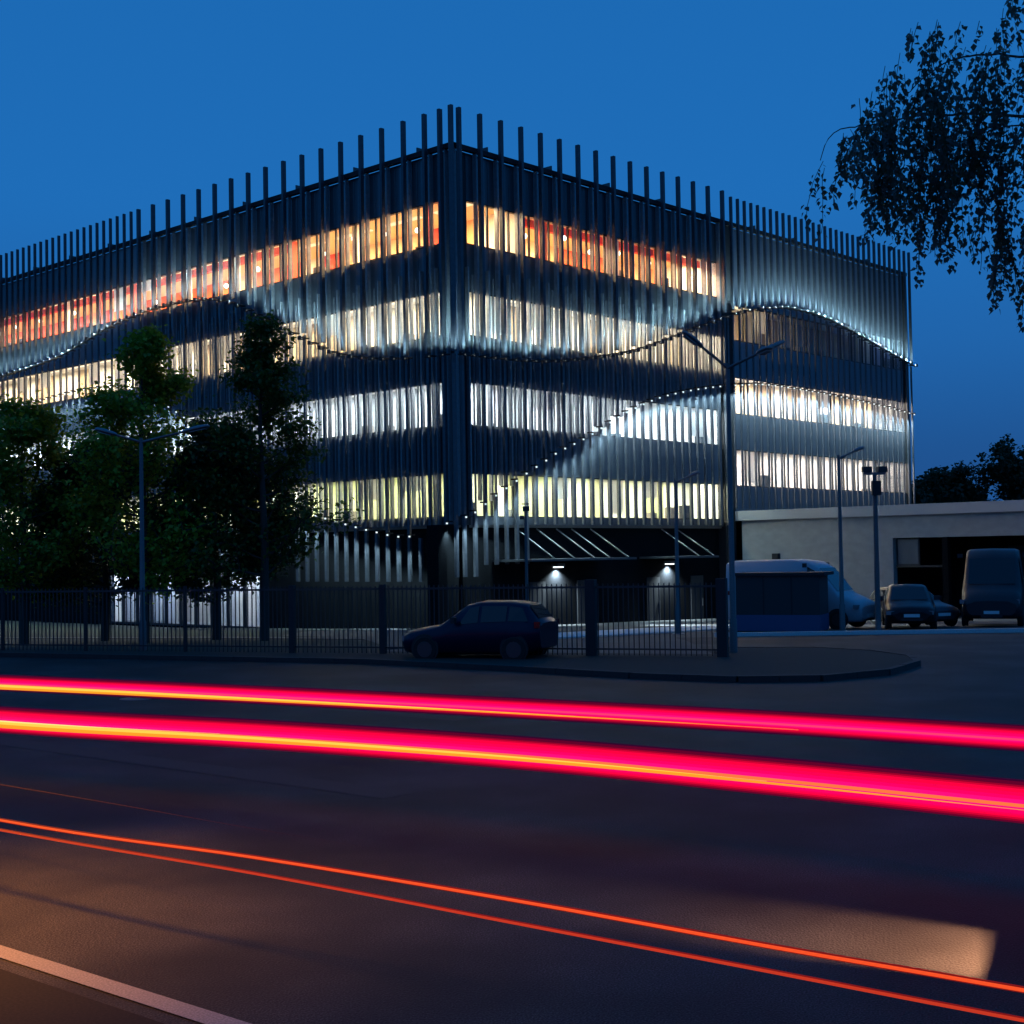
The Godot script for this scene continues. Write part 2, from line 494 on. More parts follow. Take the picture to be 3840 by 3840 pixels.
func wall_paint(k: int, left: bool, s: float) -> Color:
	var t := rng.randf()
	match k:
		3:
			if left and s > 22.0:
				return [Color(0.75, 0.16, 0.06), Color(0.85, 0.28, 0.12), Color(0.62, 0.09, 0.04), Color(0.8, 0.5, 0.35)][int(t * 3.99)]
			if left and s > 14.0:
				return [Color(0.8, 0.55, 0.35), Color(0.85, 0.72, 0.55), Color(0.75, 0.2, 0.08), Color(0.9, 0.85, 0.75)][int(t * 3.99)]
			if not left and s > 10.0:
				return [Color(0.75, 0.18, 0.06), Color(0.85, 0.45, 0.2), Color(0.6, 0.08, 0.04), Color(0.85, 0.6, 0.35)][int(t * 3.99)]
			return [Color(0.92, 0.62, 0.36), Color(0.94, 0.78, 0.58), Color(0.9, 0.5, 0.22), Color(0.92, 0.84, 0.72)][int(t * 3.99)] if t < 0.9 else Color(0.7, 0.1, 0.05)
		2:
			return [Color(0.8, 0.74, 0.62), Color(0.6, 0.48, 0.3), Color(0.82, 0.8, 0.74), Color(0.4, 0.3, 0.2)][int(t * 3.99)]
		1:
			return [Color(0.8, 0.82, 0.82), Color(0.5, 0.53, 0.55), Color(0.3, 0.32, 0.33), Color(0.84, 0.85, 0.86)][int(t * 3.99)]
	return [Color(0.76, 0.8, 0.62), Color(0.6, 0.66, 0.34), Color(0.8, 0.82, 0.72), Color(0.5, 0.52, 0.3)][int(t * 3.99)]

var paints := {}
func paint(c: Color) -> StandardMaterial3D:
	if not paints.has(c):
		paints[c] = mat(c.r, c.g, c.b, 0.85)
	return paints[c]

# one storey's band of windows from s0 to s1 with the lit rooms behind it
func storey(left: bool, s0: float, s1: float, pitch: float, y0: float, y1: float, k: int, depth: float, energy: float, color: Color, dim_from := 1e9) -> void:
	# the left rooms run through to the corner, and the first windows of the right face look into them
	var corner := s0 < 2.0
	var r0 := s0 if not corner else (0.7 if left else 0.66 + depth + 0.2)
	var zg := -0.62
	var n := int(round((s1 - s0) / pitch))
	for i in n:
		var a := s0 + (s1 - s0) * i / n
		var b := s0 + (s1 - s0) * (i + 1) / n
		var s := st()
		fbox(left, a, a + 0.035, y0, y1, zg - 0.06, zg + 0.04, s)
		fbox(left, b - 0.035, b, y0, y1, zg - 0.06, zg + 0.04, s)
		fbox(left, a + 0.035, b - 0.035, y0, y0 + 0.05, zg - 0.06, zg + 0.04, s)
		fbox(left, a + 0.035, b - 0.035, y1 - 0.05, y1, zg - 0.06, zg + 0.04, s)
		var w := obj("window", done(s), M.frame, building)
		var g := st()
		g.set_smooth_group(-1)
		quad(g, fpt(left, a + 0.03, y0 + 0.04, zg), fpt(left, a + 0.03, y1 - 0.04, zg), fpt(left, b - 0.03, y1 - 0.04, zg), fpt(left, b - 0.03, y0 + 0.04, zg))
		obj("pane", done(g), M.glass, w)
		if rng.randf() < (0.10 if k == 3 else 0.22):   # a blind let part of the way down behind the pane
			var drop := rng.randf_range(0.3, 1.0) * (y1 - y0 - 0.1)
			obj("blind", fbox(left, a + 0.06, b - 0.06, y1 - 0.05 - drop, y1 - 0.05, zg - 0.16, zg - 0.15), M.blind, w)
		elif rng.randf() < 0.3:   # furniture standing near the glass
			var fh := rng.randf_range(0.25, 0.8)
			var fx := rng.randf_range(a + 0.1, b - 0.6)
			obj("cabinet" if fh > 0.5 else "desk", fbox(left, fx, fx + rng.randf_range(0.35, 0.6), y0 - 0.3, y0 + fh, zg - 1.2, zg - 0.8), M.floor if rng.randf() < 0.5 else M.dark, building)
	# the rooms: floor, ceiling, end walls and a painted back wall
	var zb := -0.66 - depth
	obj("room_floor", fbox(left, r0, s1, y0 - 0.45, y0 - 0.3, zb, -0.7), M.floor, building)
	obj("room_ceiling", fbox(left, r0, s1, y1 + 0.25, y1 + 0.4, zb, -0.7), M.ceiling if k != 3 else paint(Color(0.9, 0.62, 0.3)), building)
	if not corner:
		obj("room_wall", fbox(left, s0 - 0.15, s0, y0 - 0.45, y1 + 0.4, zb, -0.7), M.white_wall, building)
	obj("room_wall", fbox(left, s1, s1 + 0.15, y0 - 0.45, y1 + 0.4, zb, -0.7), M.white_wall, building)
	var a := r0
	while a < s1 - 0.01:
		var w := minf(rng.randf_range(0.7, 2.6) if k == 3 else rng.randf_range(0.5, 1.6), s1 - a)
		if s1 - a - w < 0.4:
			w = s1 - a
		obj("back_wall_panel", fbox(left, a, a + w, y0 - 0.45, y1 + 0.4, zb - 0.15 - rng.randf() * 0.02, zb + rng.randf() * 0.03), paint(wall_paint(k, left, a)), building)
		a += w
	if k == 3:   # red downstand beam, seen at the top of the windows, and columns
		obj("red_beam", fbox(left, 13.5 if left else r0, s1, y1 - 0.1, y1 + 0.25, -2.0, -1.75), paint(Color(0.7, 0.07, 0.02)), building)
		var c := r0 + 2.3
		while c < s1:
			obj("column", fbox(left, c, c + 0.3, y0 - 0.3, y1 + 0.25, -1.7, -1.4), paint(Color(0.72, 0.12, 0.05) if rng.randf() < 0.6 else Color(0.85, 0.8, 0.72)), building)
			c += rng.randf_range(3.2, 5.4)
		c = r0 + 1.1
		while c < s1 - 0.5:   # round pendant lamps
			var ball := SphereMesh.new()
			ball.radius = 0.13
			ball.height = 0.26
			ball.radial_segments = 12
			ball.rings = 6
			var hang := obj("pendant_lamp", ball, M.pendant, building, Transform3D(Basis.IDENTITY, fpt(left, c, rng.randf_range(y1 - 0.9, y1 - 0.3), rng.randf_range(-2.4, -1.2))))
			obj("cord", box_mesh(Vector3(-0.008, 0.12, -0.008), Vector3(0.008, y1 + 0.25 - hang.position.y, 0.008)), M.dark, hang)
			c += rng.randf_range(1.5, 4.0)
	var m := int(ceil((s1 - r0) / 3.6))
	for i in m:
		var s := r0 + (s1 - r0) * (i + 0.5) / m
		if s > dim_from:
			continue
		ceiling_light(left, s, y1 + 0.15, zb + depth * 0.55, (s1 - r0) / m * 0.72, energy, color)

func office() -> void:
	building = thing("office_building", "long dark office building veiled in vertical metal fins with four glowing window bands", "building", C)
	var SL := 50.0
	var SR := 41.9
	# massing: core walls behind the rooms, roof, floor slabs between the window bands
	for left in [true, false]:
		var s1: float = SL if left else SR
		var bands := [[4.25, 6.2], [8.25, 10.2], [12.2, 14.2], [16.25, 18.2]]
		var wing := [[6.1, 8.12], [10.05, 12.1], [14.1, 16.1]]
		var mains: float = SL if left else 20.7
		var pitch := 1.44 if left else 1.335
		# spandrels of the main block, one panel to a window bay
		var n := int(round((mains - 1.38) / pitch))
		var levels := [[3.9, 4.25], [6.2, 8.25], [10.2, 12.2], [14.2, 16.25], [18.2, 20.3]]
		for lv in levels:
			for i in n:
				var a := 1.38 + (mains - 1.38) * i / n
				var b := 1.38 + (mains - 1.38) * (i + 1) / n
				obj("spandrel_panel", fbox(left, a + 0.012, b - 0.012, lv[0] + 0.006, lv[1] - 0.006, -0.68, -0.58), M.panel, building)
			obj("spandrel_backing", fbox(left, 1.0, mains, lv[0], lv[1], -0.9, -0.69), M.black, building)
		# rooms
		if left:
			storey(true, 1.38, SL, pitch, 4.25, 6.2, 0, 2.4, 20, Color(1.0, 1.0, 0.88))
			storey(true, 1.38, SL, pitch, 8.25, 10.2, 1, 2.2, 26, Color(0.93, 0.98, 1.0))
			storey(true, 1.38, SL, pitch, 12.2, 14.2, 2, 2.2, 26, Color(1.0, 0.93, 0.8))
			storey(true, 1.38, SL, pitch, 16.25, 18.2, 3, 4.2, 48, Color(1.0, 0.86, 0.66))
		else:
			storey(false, 1.38, mains, pitch, 4.25, 6.2, 0, 2.4, 20, Color(1.0, 1.0, 0.88))
			storey(false, 1.38, mains, pitch, 8.25, 10.2, 1, 2.2, 26, Color(0.93, 0.98, 1.0))
			storey(false, 1.38, mains, pitch, 12.2, 14.2, 2, 2.2, 26, Color(1.0, 0.93, 0.8))
			storey(false, 1.38, mains, pitch, 16.25, 18.2, 3, 4.2, 48, Color(1.0, 0.84, 0.62))
			for i in 3:
				storey(false, 21.7, SR - 0.2, 1.34, wing[i][0], wing[i][1], 2 if i else 1, 2.2, [24, 30, 24][i], [Color(1.0, 0.93, 0.86), Color(1.0, 0.95, 0.9), Color(1.0, 0.9, 0.72)][i], 1e9 if i < 2 else 25.5)
			for lv in [[4.2, 6.1], [8.12, 10.05], [12.1, 14.1], [16.1, 20.3]]:
				for i in 15:
					var a := 21.7 + (SR - 21.9) * i / 15.0
					var b := 21.7 + (SR - 21.9) * (i + 1) / 15.0
					obj("spandrel_panel", fbox(false, a + 0.012, b - 0.012, lv[0] + 0.006, lv[1] - 0.006, -0.68, -0.58), M.panel, building)
				obj("spandrel_backing", fbox(false, 21.7, SR - 0.2, lv[0], lv[1], -0.9, -0.69), M.black, building)
			obj("seam_wall", fbox(false, 20.7, 21.7, -1.5, 20.3, -0.9, -0.42), M.black, building)
			obj("end_wall", fbox(false, SR - 0.2, SR, -1.5, 20.4, -6.5, -0.35), M.dark, building)
		# ground floor cladding, set back
		if not left:
			obj("ground_wall", fbox(false, 0.6, SR - 0.2, -1.6, 3.9, -1.3, -0.9), M.clad, building)
		else:
			obj("ground_wall", fbox(true, 0.6, 15.2, -1.6, 3.9, -1.3, -0.9), M.clad, building)
			obj("ground_wall", fbox(true, 29.6, SL, -1.6, 3.9, -1.3, -0.9), M.clad, building)
			obj("ground_wall", fbox(true, 15.2, 29.6, 2.0, 3.9, -1.3, -0.9), M.clad, building)
			obj("ground_wall", fbox(true, 15.2, 29.6, -1.6, -0.98, -1.3, -0.9), M.clad, building)
		# roof edge rail
		obj("roof_rail", fbox(left, 0.3, s1, 20.3, 20.52, -0.52, -0.3), M.black, building)
		var x := 2.5
		while x < s1 - 1.0:
			obj("rail_bracket", fbox(left, x, x + 0.06, 20.52, 20.72, -1.1, -0.3), M.galv, building)
			x += 4.3
	# core of the building and roof
	var core := st()
	core.set_smooth_group(-1)
	var plan := [Vector3.ZERO + LD * 6.2 + RD * 6.2, LD * SL + RD * 6.2, LD * SL + RD * (SR - 0.2), LD * 6.2 + RD * (SR - 0.2)]
	for i in 4:
		var a: Vector3 = plan[i]
		var b: Vector3 = plan[(i + 1) % 4]
		quad(core, a + Vector3(0, -1.6, 0), a + Vector3(0, 20.3, 0), b + Vector3(0, 20.3, 0), b + Vector3(0, -1.6, 0))
	obj("core_wall", done(core), M.dark, building)
	var roof := st()
	var rb := Basis(-LD, Vector3.UP, -RD)
	bx(roof, rb, Vector3(-SL, 20.02, -(SR - 0.2)), Vector3(-0.92, 20.28, -0.92))
	obj("roof", done(roof), M.dark, building)
	for y in [3.9, 6.6, 7.75, 10.6, 11.75, 14.6, 15.75, 18.6]:
		pass
	# corner
	obj("corner_panel", fbox(true, 0.67, 1.37, 3.9, 20.3, -0.68, -0.58), M.dark, building)
	obj("corner_panel", fbox(false, 0.67, 1.37, 3.9, 20.3, -0.68, -0.58), M.dark, building)
	obj("corner_post", fbox(false, 0.56, 0.66, 3.9, 20.3, -0.66, -0.56), M.frame, building)
	obj("ground_corner", fbox(false, -0.6, 0.6, -1.6, 3.9, -1.3, -0.6), M.clad, building)
	# fins
	var leds_l := []
	var leds_r := []
	for s in [0.84, 1.81]:
		one_fin(true, s, 0.15, 0.2, TOP, true)
	for i in 66:
		var s := 3.18 + 0.72 * i - 0.72
		if s > SL:
			break
		if i % 2 == 1 or s > 25.0:
			one_fin(true, s, 0.15 if s < 25.0 else 0.1, 0.2 if s < 25.0 else 0.15, TOP, s < 25.0)
		else:
			short_fin(true, s)
		leds_l.append(s + 0.36)
	for s in [0.04, 0.53]:
		one_fin(false, s, 0.15, 0.2, TOP, s > 0.5)
	short_fin(false, 1.19)
	for i in 29:
		var s := 1.84 + 0.6675 * i
		if i % 2 == 0:
			one_fin(false, s, 0.15, 0.2, TOP, true)
		else:
			short_fin(false, s)
		leds_r.append(s - 0.33)
	for i in 32:
		var s := 21.3 + 0.66 * i
		one_fin(false, s, 0.12, 0.15, TOP - 0.2)
		leds_r.append(s - 0.33)
	led_row(true, [0.45, 1.3] + leds_l)
	led_row(false, [0.3, 0.86] + leds_r)
	# the lit ground-floor windows on the left, each with a pale curtain behind it
	for i in 10:
		var a := 15.2 + 1.44 * i
		var s := st()
		fbox(true, a, a + 0.1, -0.98, 2.0, -1.1, -0.98, s)
		fbox(true, a + 1.34, a + 1.44, -0.98, 2.0, -1.1, -0.98, s)
		fbox(true, a + 0.1, a + 1.34, 1.9, 2.0, -1.1, -0.98, s)
		fbox(true, a + 0.1, a + 1.34, -0.98, -0.88, -1.1, -0.98, s)
		var w := obj("ground_window", done(s), M.frame, building)
		obj("pane", box_mesh(Vector3(-a - 1.34, -0.88, -1.05), Vector3(-a - 0.1, 1.9, -1.045), face(true)), M.glass, w)
		if i in [1, 4]:
			continue
		var cl := obj("curtain", fbox(true, a + 0.12, a + (1.3 if i != 3 else 0.7), -0.8, 1.95, -1.75, -1.7), paint([Color(0.75, 0.78, 0.82), Color(0.7, 0.73, 0.78), Color(0.5, 0.42, 0.36), Color(0.78, 0.8, 0.82)][[0, 1, 3, 1, 3, 2, 0, 1, 3, 0][i]]), w)
	obj("room_floor", fbox(true, 15.2, 29.6, -1.5, -1.3, -3.6, -1.1), M.floor, building)
	obj("room_ceiling", fbox(true, 15.2, 29.6, 2.3, 2.45, -3.6, -1.1), M.ceiling, building)
	obj("room_wall", fbox(true, 15.2, 29.6, -1.5, 2.45, -3.75, -3.6), M.white_wall, building)
	obj("room_wall", fbox(true, 15.05, 15.2, -1.5, 2.45, -3.75, -1.32), M.white_wall, building)
	obj("room_wall", fbox(true, 29.6, 29.75, -1.5, 2.45, -3.75, -1.32), M.white_wall, building)
	for i in 4:
		ceiling_light(true, 17.0 + 3.6 * i, 2.2, -1.4, 2.6, 17.0, Color(0.86, 0.93, 1.0))
	# canopies hung on tie rods
	for cn in [[false, 3.0, 10.4, [4.64, 6.0, 7.4, 8.5, 9.9]], [false, 13.7, 17.2, [15.6, 16.9]], [true, 15.0, 21.4, [16.2, 17.6, 19.4]]]:
		obj("canopy", fbox(cn[0], cn[1], cn[2], 2.26, 2.36, -0.9, 1.5), M.galv, building)
		for s in cn[3]:
			obj("tie_rod", tube_mesh([fpt(cn[0], s, 3.75, -0.9), fpt(cn[0], s, 2.36, 1.4)], [0.035, 0.035], 6), M.galv, building)
	# lamps on the wall under the two right canopies
	for s in [7.3, 16.0]:
		var lamp := obj("wall_lamp", fbox(false, s - 0.28, s + 0.28, 1.98, 2.12, -0.9, -0.55), M.steel, building)
		obj("lamp_lens", fbox(false, s - 0.22, s + 0.22, 1.93, 1.98, -0.86, -0.6), glow(0.85, 0.95, 1.0, 3.0), lamp)
		spot(fpt(false, s, 1.9, -0.7), fpt(false, s, 0.0, -0.85), 66.0, 60.0, Color(0.85, 0.95, 1.0))
		spot(fpt(false, s, 1.9, -0.6), fpt(false, s, -0.9, 8.5), 13.0, 1100.0, Color(0.85, 0.95, 1.0))  # narrow beam placed to brighten the pale path, separate from the lamp wash
	# doors under the canopies
	for s in [5.4, 8.8, 14.2, 18.0]:
		var d := obj("door", fbox(false, s, s + 1.1, -1.2, 1.3, -0.9, -0.84), M.dark, building)
		obj("handle", fbox(false, s + 0.95, s + 1.0, -0.3, 0.1, -0.84, -0.78), M.galv, d)

# ---------------------------------------------------------------- the low annex on the right
func annex() -> void:
	var o := C + RD * 21.6
	var a := thing("annex_building", "low pale rendered annex with a dark wide opening beside the tall building", "building", o)
	var bs := Basis(-LD, Vector3.UP, -RD)   # x along its front, z outwards
	var bxm := func(x0, x1, y0, y1, z0, z1) -> ArrayMesh: return box_mesh(Vector3(x0, y0, z0), Vector3(x1, y1, z1), bs)
	obj("front_wall", bxm.call(0.0, 8.85, -1.6, 4.2, -0.4, 0.0), M.render, a)
	obj("front_wall", bxm.call(8.85, 30.0, 3.08, 4.2, -0.4, 0.0), M.render, a)
	obj("fascia", bxm.call(-0.3, 30.0, 4.2, 4.72, -0.5, 0.18), M.fascia, a)
	obj("roof", bxm.call(-0.3, 30.0, 4.3, 4.6, -14.0, -0.5), M.dark, a)
	obj("side_wall", bxm.call(0.0, 0.3, -1.6, 4.25, -14.0, -0.4), M.render, a)
	obj("recess_wall", bxm.call(8.85, 30.0, -1.6, 3.3, -5.2, -5.0), M.clad, a)
	obj("recess_wall", bxm.call(8.6, 8.85, -1.6, 3.3, -5.2, -0.4), M.clad, a)
	obj("soffit", bxm.call(8.85, 30.0, 3.1, 3.3, -5.0, -0.42), M.clad, a)
	for x in [11.4, 16.0, 20.6, 25.2]:
		obj("pillar", bxm.call(x, x + 0.3, -1.6, 3.08, -0.36, -0.06), M.clad, a)
	var w := obj("window", bxm.call(8.95, 10.15, 1.72, 3.04, -0.3, -0.24), M.frame, a)
	obj("pane", bxm.call(9.02, 10.08, 1.78, 2.98, -0.24, -0.225), mat(0.2, 0.21, 0.22, 0.12, 0.4), w)
	obj("window_sill", bxm.call(8.95, 11.4, 1.62, 1.72, -0.3, -0.15), M.frame, a)
	for x in [12.6, 14.6, 17.5]:
		obj("roller_door", bxm.call(x, x + 1.7, -1.5, 2.6, -4.99, -4.9), M.dark, a)
	obj("wall_lamp", bxm.call(2.0, 2.35, 2.1, 2.4, 0.0, 0.25), M.black, a)

# ---------------------------------------------------------------- fence
func fence() -> void:
	var f := thing("metal_fence", "dark metal bar fence with square posts along the verge", "fence", Vector3(4.9, 0, -32.6))
	var end := Vector3(-17.0, 0, -40.3) - Vector3(4.9, 0, -32.6)
	var len := end.length()
	var d := end / len
	var bs := Basis(d, Vector3.UP, d.cross(Vector3.UP))
	var stops := [0.0, 3.2, 8.75, 11.35, 14.6, 17.8, 20.6, len]
	for i in stops.size():
		var wide := 0.12 if i < 2 else (0.075 if i in [2, 3] else 0.04)
		obj("post", box_mesh(Vector3(stops[i] - wide, 0, -wide), Vector3(stops[i] + wide, 1.95 if i < 2 else 1.88, wide), bs), M.black, f)
		if i < stops.size() - 1:
			var a: float = stops[i] + wide
			var b: float = stops[i + 1] - 0.05
			obj("rail", box_mesh(Vector3(a, 1.74, -0.02), Vector3(b, 1.79, 0.02), bs), M.dark, f)
			obj("rail", box_mesh(Vector3(a, 0.25, -0.02), Vector3(b, 0.29, 0.02), bs), M.dark, f)
			var n := int((b - a) / 0.125)
			for k in range(1, n):
				var x := a + (b - a) * k / n
				obj("bar", box_mesh(Vector3(x - 0.011, 0.12, -0.012), Vector3(x + 0.011, 1.85, 0.012), bs), M.dark, f)

# ---------------------------------------------------------------- street lamps and masts
func lamp_head(parent: Node3D, tip: Vector3, dir: Vector3, length: float) -> void:
	var s := st()
	var side := dir.cross(Vector3.UP).normalized()
	var upv := side.cross(dir).normalized()
	var prof := [[0.0, 0.05, 0.05], [0.12, 0.09, 0.07], [0.5, 0.15, 0.09], [0.9, 0.13, 0.07], [1.0, 0.07, 0.04]]
	var rings := []
	for q in prof:
		var c: Vector3 = tip + dir * (length * q[0])
		var ring := []
		for k in 10:
			var t := TAU * k / 10.0
			ring.append(c + side * (cos(t) * q[1]) + upv * (sin(t) * q[2] * (1.0 if sin(t) > 0 else 0.5)))
		rings.append(ring)
	s.set_smooth_group(0)
	for i in rings.size() - 1:
		for k in 10:
			var n := (k + 1) % 10
			quad(s, rings[i][k], rings[i + 1][k], rings[i + 1][n], rings[i][n])
	for k in range(1, 9):
		for v in [rings[4][0], rings[4][k + 1], rings[4][k]]:
			s.add_vertex(v)
	var h := obj("lamp_head", done(s), M.steel, parent)
	var c2: Vector3 = tip + dir * (length * 0.55) - upv * 0.05
	obj("lamp_glass", box_mesh(Vector3(-0.1, -0.012, -length * 0.3), Vector3(0.1, 0.0, length * 0.3), Basis(side, upv, -dir), c2), M.lens, h)

func street_lamp(at: Vector3, height: float, arms: Array, label: String) -> Node3D:
	var o := thing("street_lamp", label, "street lamp", at)
	obj("pole", tube_mesh([Vector3(0, -0.1, 0), Vector3(0, 0.9, 0), Vector3(0, 0.95, 0), Vector3(0, height, 0)], [0.1, 0.095, 0.075, 0.05], 10), M.galv, o)
	obj("base_plate", box_mesh(Vector3(-0.2, 0, -0.2), Vector3(0.2, 0.03, 0.2)), M.steel, o)
	for a in arms:
		var tip := Vector3(a[0], height + a[1], a[2])
		var d := (tip - Vector3(0, height - 0.1, 0)).normalized()
		obj("arm", tube_mesh([Vector3(0, height - 0.12, 0), Vector3(0, height - 0.05, 0).lerp(tip, 0.5) - Vector3(0, 0.03, 0), tip], [0.04, 0.035, 0.03], 8), M.galv, o)
		lamp_head(o, tip - d * 0.05, d, a[3])
	return o

func lamps() -> void:
	street_lamp(Vector3(-10.28, 0, -38.4), 6.0, [[-0.7, 0.1, 0.1, 0.6], [1.25, 0.15, 0.1, 0.75]], "tall grey lamp post with two unlit arms before the left trees")
	street_lamp(Vector3(5.36, 0, -33.9), 7.2, [[-0.68, 0.42, 0.15, 0.62], [0.85, 0.28, -0.2, 0.75], [0.6, 0.1, 0.9, 0.5]], "tall grey lamp post with three unlit arms at the fence end")
	street_lamp(on_ground(5.55, -46.8), 5.25, [[0.5, 0.1, 0.0, 0.4]], "small grey lamp post with one arm behind the fence")
	street_lamp(on_ground(11.04, -46.6), 5.95, [[0.55, 0.12, 0.0, 0.4]], "grey lamp post with one arm standing before the white van")
	# mast with two floodlights on a crossbar
	var m := thing("floodlight_mast", "grey mast with a crossbar and dark box beside the parked estate car", "mast", on_ground(11.4, -43.4))
	obj("pole", tube_mesh([Vector3.ZERO, Vector3(0, 5.0, 0)], [0.09, 0.06], 10), M.galv, m)
	obj("crossbar", box_mesh(Vector3(-0.35, 5.0, -0.04), Vector3(0.35, 5.08, 0.04)), M.steel, m)
	for x in [-0.24, 0.24]:
		obj("floodlight", box_mesh(Vector3(x - 0.14, 5.08, -0.12), Vector3(x + 0.14, 5.26, 0.12)), M.dark, m)
	obj("control_box", box_mesh(Vector3(-0.13, 4.35, 0.06), Vector3(0.13, 4.8, 0.26)), M.black, m)
	var t := thing("camera_mast", "thin grey mast with small dark cameras in front of the building corner", "mast", on_ground(0.5, -51.0))
	obj("pole", tube_mesh([Vector3.ZERO, Vector3(0, 4.5, 0)], [0.07, 0.05], 10), M.galv, t)
	obj("camera", box_mesh(Vector3(-0.1, 4.5, -0.1), Vector3(0.14, 4.68, 0.22)), M.dark, t)
	obj("camera", box_mesh(Vector3(-0.22, 4.2, -0.08), Vector3(-0.06, 4.34, 0.2)), M.dark, t)
	obj("sign_plate", box_mesh(Vector3(-0.14, 4.75, -0.02), Vector3(0.14, 4.79, 0.02)), M.dark, t)
	# out of view on the left: an orange street lamp placed to light the near lane
	var p := thing("unseen_street_lamp", "unseen orange street lamp left of the frame, placed to light the near lane", "street lamp", Vector3(-11.2, 0.12, -6.6))
	obj("pole", tube_mesh([Vector3.ZERO, Vector3(0, 5.2, 0)], [0.1, 0.06], 10), M.galv, p)
	var tip := Vector3(2.6, 5.5, -3.2)
	obj("arm", tube_mesh([Vector3(0, 5.1, 0), Vector3(1.0, 5.45, -1.2), tip], [0.05, 0.045, 0.04], 8), M.galv, p)
	var hd := obj("lamp_head", box_mesh(Vector3(-0.16, 0.0, -0.3), Vector3(0.16, 0.12, 0.3), Basis.IDENTITY, tip), M.steel, p)
	obj("lamp_bulb", box_mesh(Vector3(-0.12, -0.05, -0.22), Vector3(0.12, -0.01, 0.22), Basis.IDENTITY, tip), glow(1.0, 0.36, 0.06, 6.0), hd)
	spot(tip + Vector3(0, -0.12, 0), Vector3(6.3, -0.12, -3.5), 29.0, 290.0, Color(1.0, 0.61, 0.18), p, 0.35)

# ---------------------------------------------------------------- trees
func leaf_mesh(size: float) -> ArrayMesh:
	var s := st()
	s.set_smooth_group(-1)
	var a := Vector3(0, 0, 0)
	var b := Vector3(size * 0.42, size * 0.12, size * 0.5)
	var c := Vector3(0, -size * 0.08, size * 1.1)
	var d := Vector3(-size * 0.42, size * 0.12, size * 0.5)
	for p in [a, b, c, a, c, d]:
		s.add_vertex(p)
	return done(s)

func branch_out(s: SurfaceTool, tips: Array, a: Vector3, dir: Vector3, length: float, radius: float, depth: int, rise: float) -> void:
	var pts := [a]
	var radii := [radius]
	var p := a
	var d := dir
	for k in 4:
		d = (d + Vector3(rng.randf_range(-0.2, 0.2), rng.randf_range(-0.08, 0.16) * rise, rng.randf_range(-0.2, 0.2))).normalized()
		p += d * length / 4.0
		pts.append(p)
		radii.append(radius * (1.0 - 0.18 * (k + 1)))
		if depth < 2 or k > 1:
			tips.append([p, length])
		if depth > 0 and k > 0:
			for j in 2:
				var out := Vector3(rng.randf_range(-1, 1), rng.randf_range(-0.1, 0.8) * rise, rng.randf_range(-1, 1)).normalized()
				branch_out(s, tips, p, (d * 0.6 + out).normalized(), length * rng.randf_range(0.42, 0.6), radius * 0.5, depth - 1, rise)
	tube(s, pts, radii, 5)

# shape: list of [height share, radius] for the crown outline
func tree(called: String, label: String, at: Vector3, height: float, crown_from: float, outline: Array, count: int, leaf: float, tone: Color, group: String) -> void:
	var o := thing(called, label, "tree", at, 0.0, group)
	var s := st()
	tube(s, [Vector3.ZERO, Vector3(0.05, height * 0.3, 0.02), Vector3(-0.06, height * 0.65, 0.05), Vector3(0, height * 0.97, 0)], [0.17, 0.13, 0.07, 0.015], 8)
	obj("trunk", done(s), M.bark, o)
	var tips := []
	var limbs := st()
	var y := crown_from
	while y < height * 0.97:
		var f := (y - crown_from) / (height - crown_from)
		var rad := curve(outline, f)
		for j in 2:
			var a := rng.randf() * TAU
			var dir := Vector3(cos(a), rng.randf_range(0.15, 0.6), sin(a)).normalized()
			branch_out(limbs, tips, Vector3(0, y, 0), dir, rad * rng.randf_range(0.75, 1.05), 0.045 * (1.2 - f), 1, 1.0)
		y += height * 0.05
	obj("limbs", done(limbs), M.bark, o)
	var mm := MultiMesh.new()
	mm.transform_format = MultiMesh.TRANSFORM_3D
	mm.use_colors = true
	mm.mesh = leaf_mesh(leaf)
	mm.instance_count = count
	for i in count:
		var t: Array = tips[rng.randi() % tips.size()]
		var q: Vector3 = t[0] + Vector3(rng.randfn(0, 0.22), rng.randfn(0, 0.18), rng.randfn(0, 0.22))
		var bs := Basis.from_euler(Vector3(rng.randf_range(-0.9, 1.2), rng.randf() * TAU, rng.randf_range(-0.8, 0.8))).scaled(Vector3.ONE * rng.randf_range(0.6, 1.3))
		mm.set_instance_transform(i, Transform3D(bs, q))
		var v := rng.randf_range(0.6, 1.35)
		mm.set_instance_color(i, Color(tone.r * v * rng.randf_range(0.8, 1.2), tone.g * v, tone.b * v))
	var mi := MultiMeshInstance3D.new()
	mi.name = "foliage"
	mi.multimesh = mm
	mi.material_override = M.leaf
	mi.set_meta("kind", "stuff")
	o.add_child(mi, true)

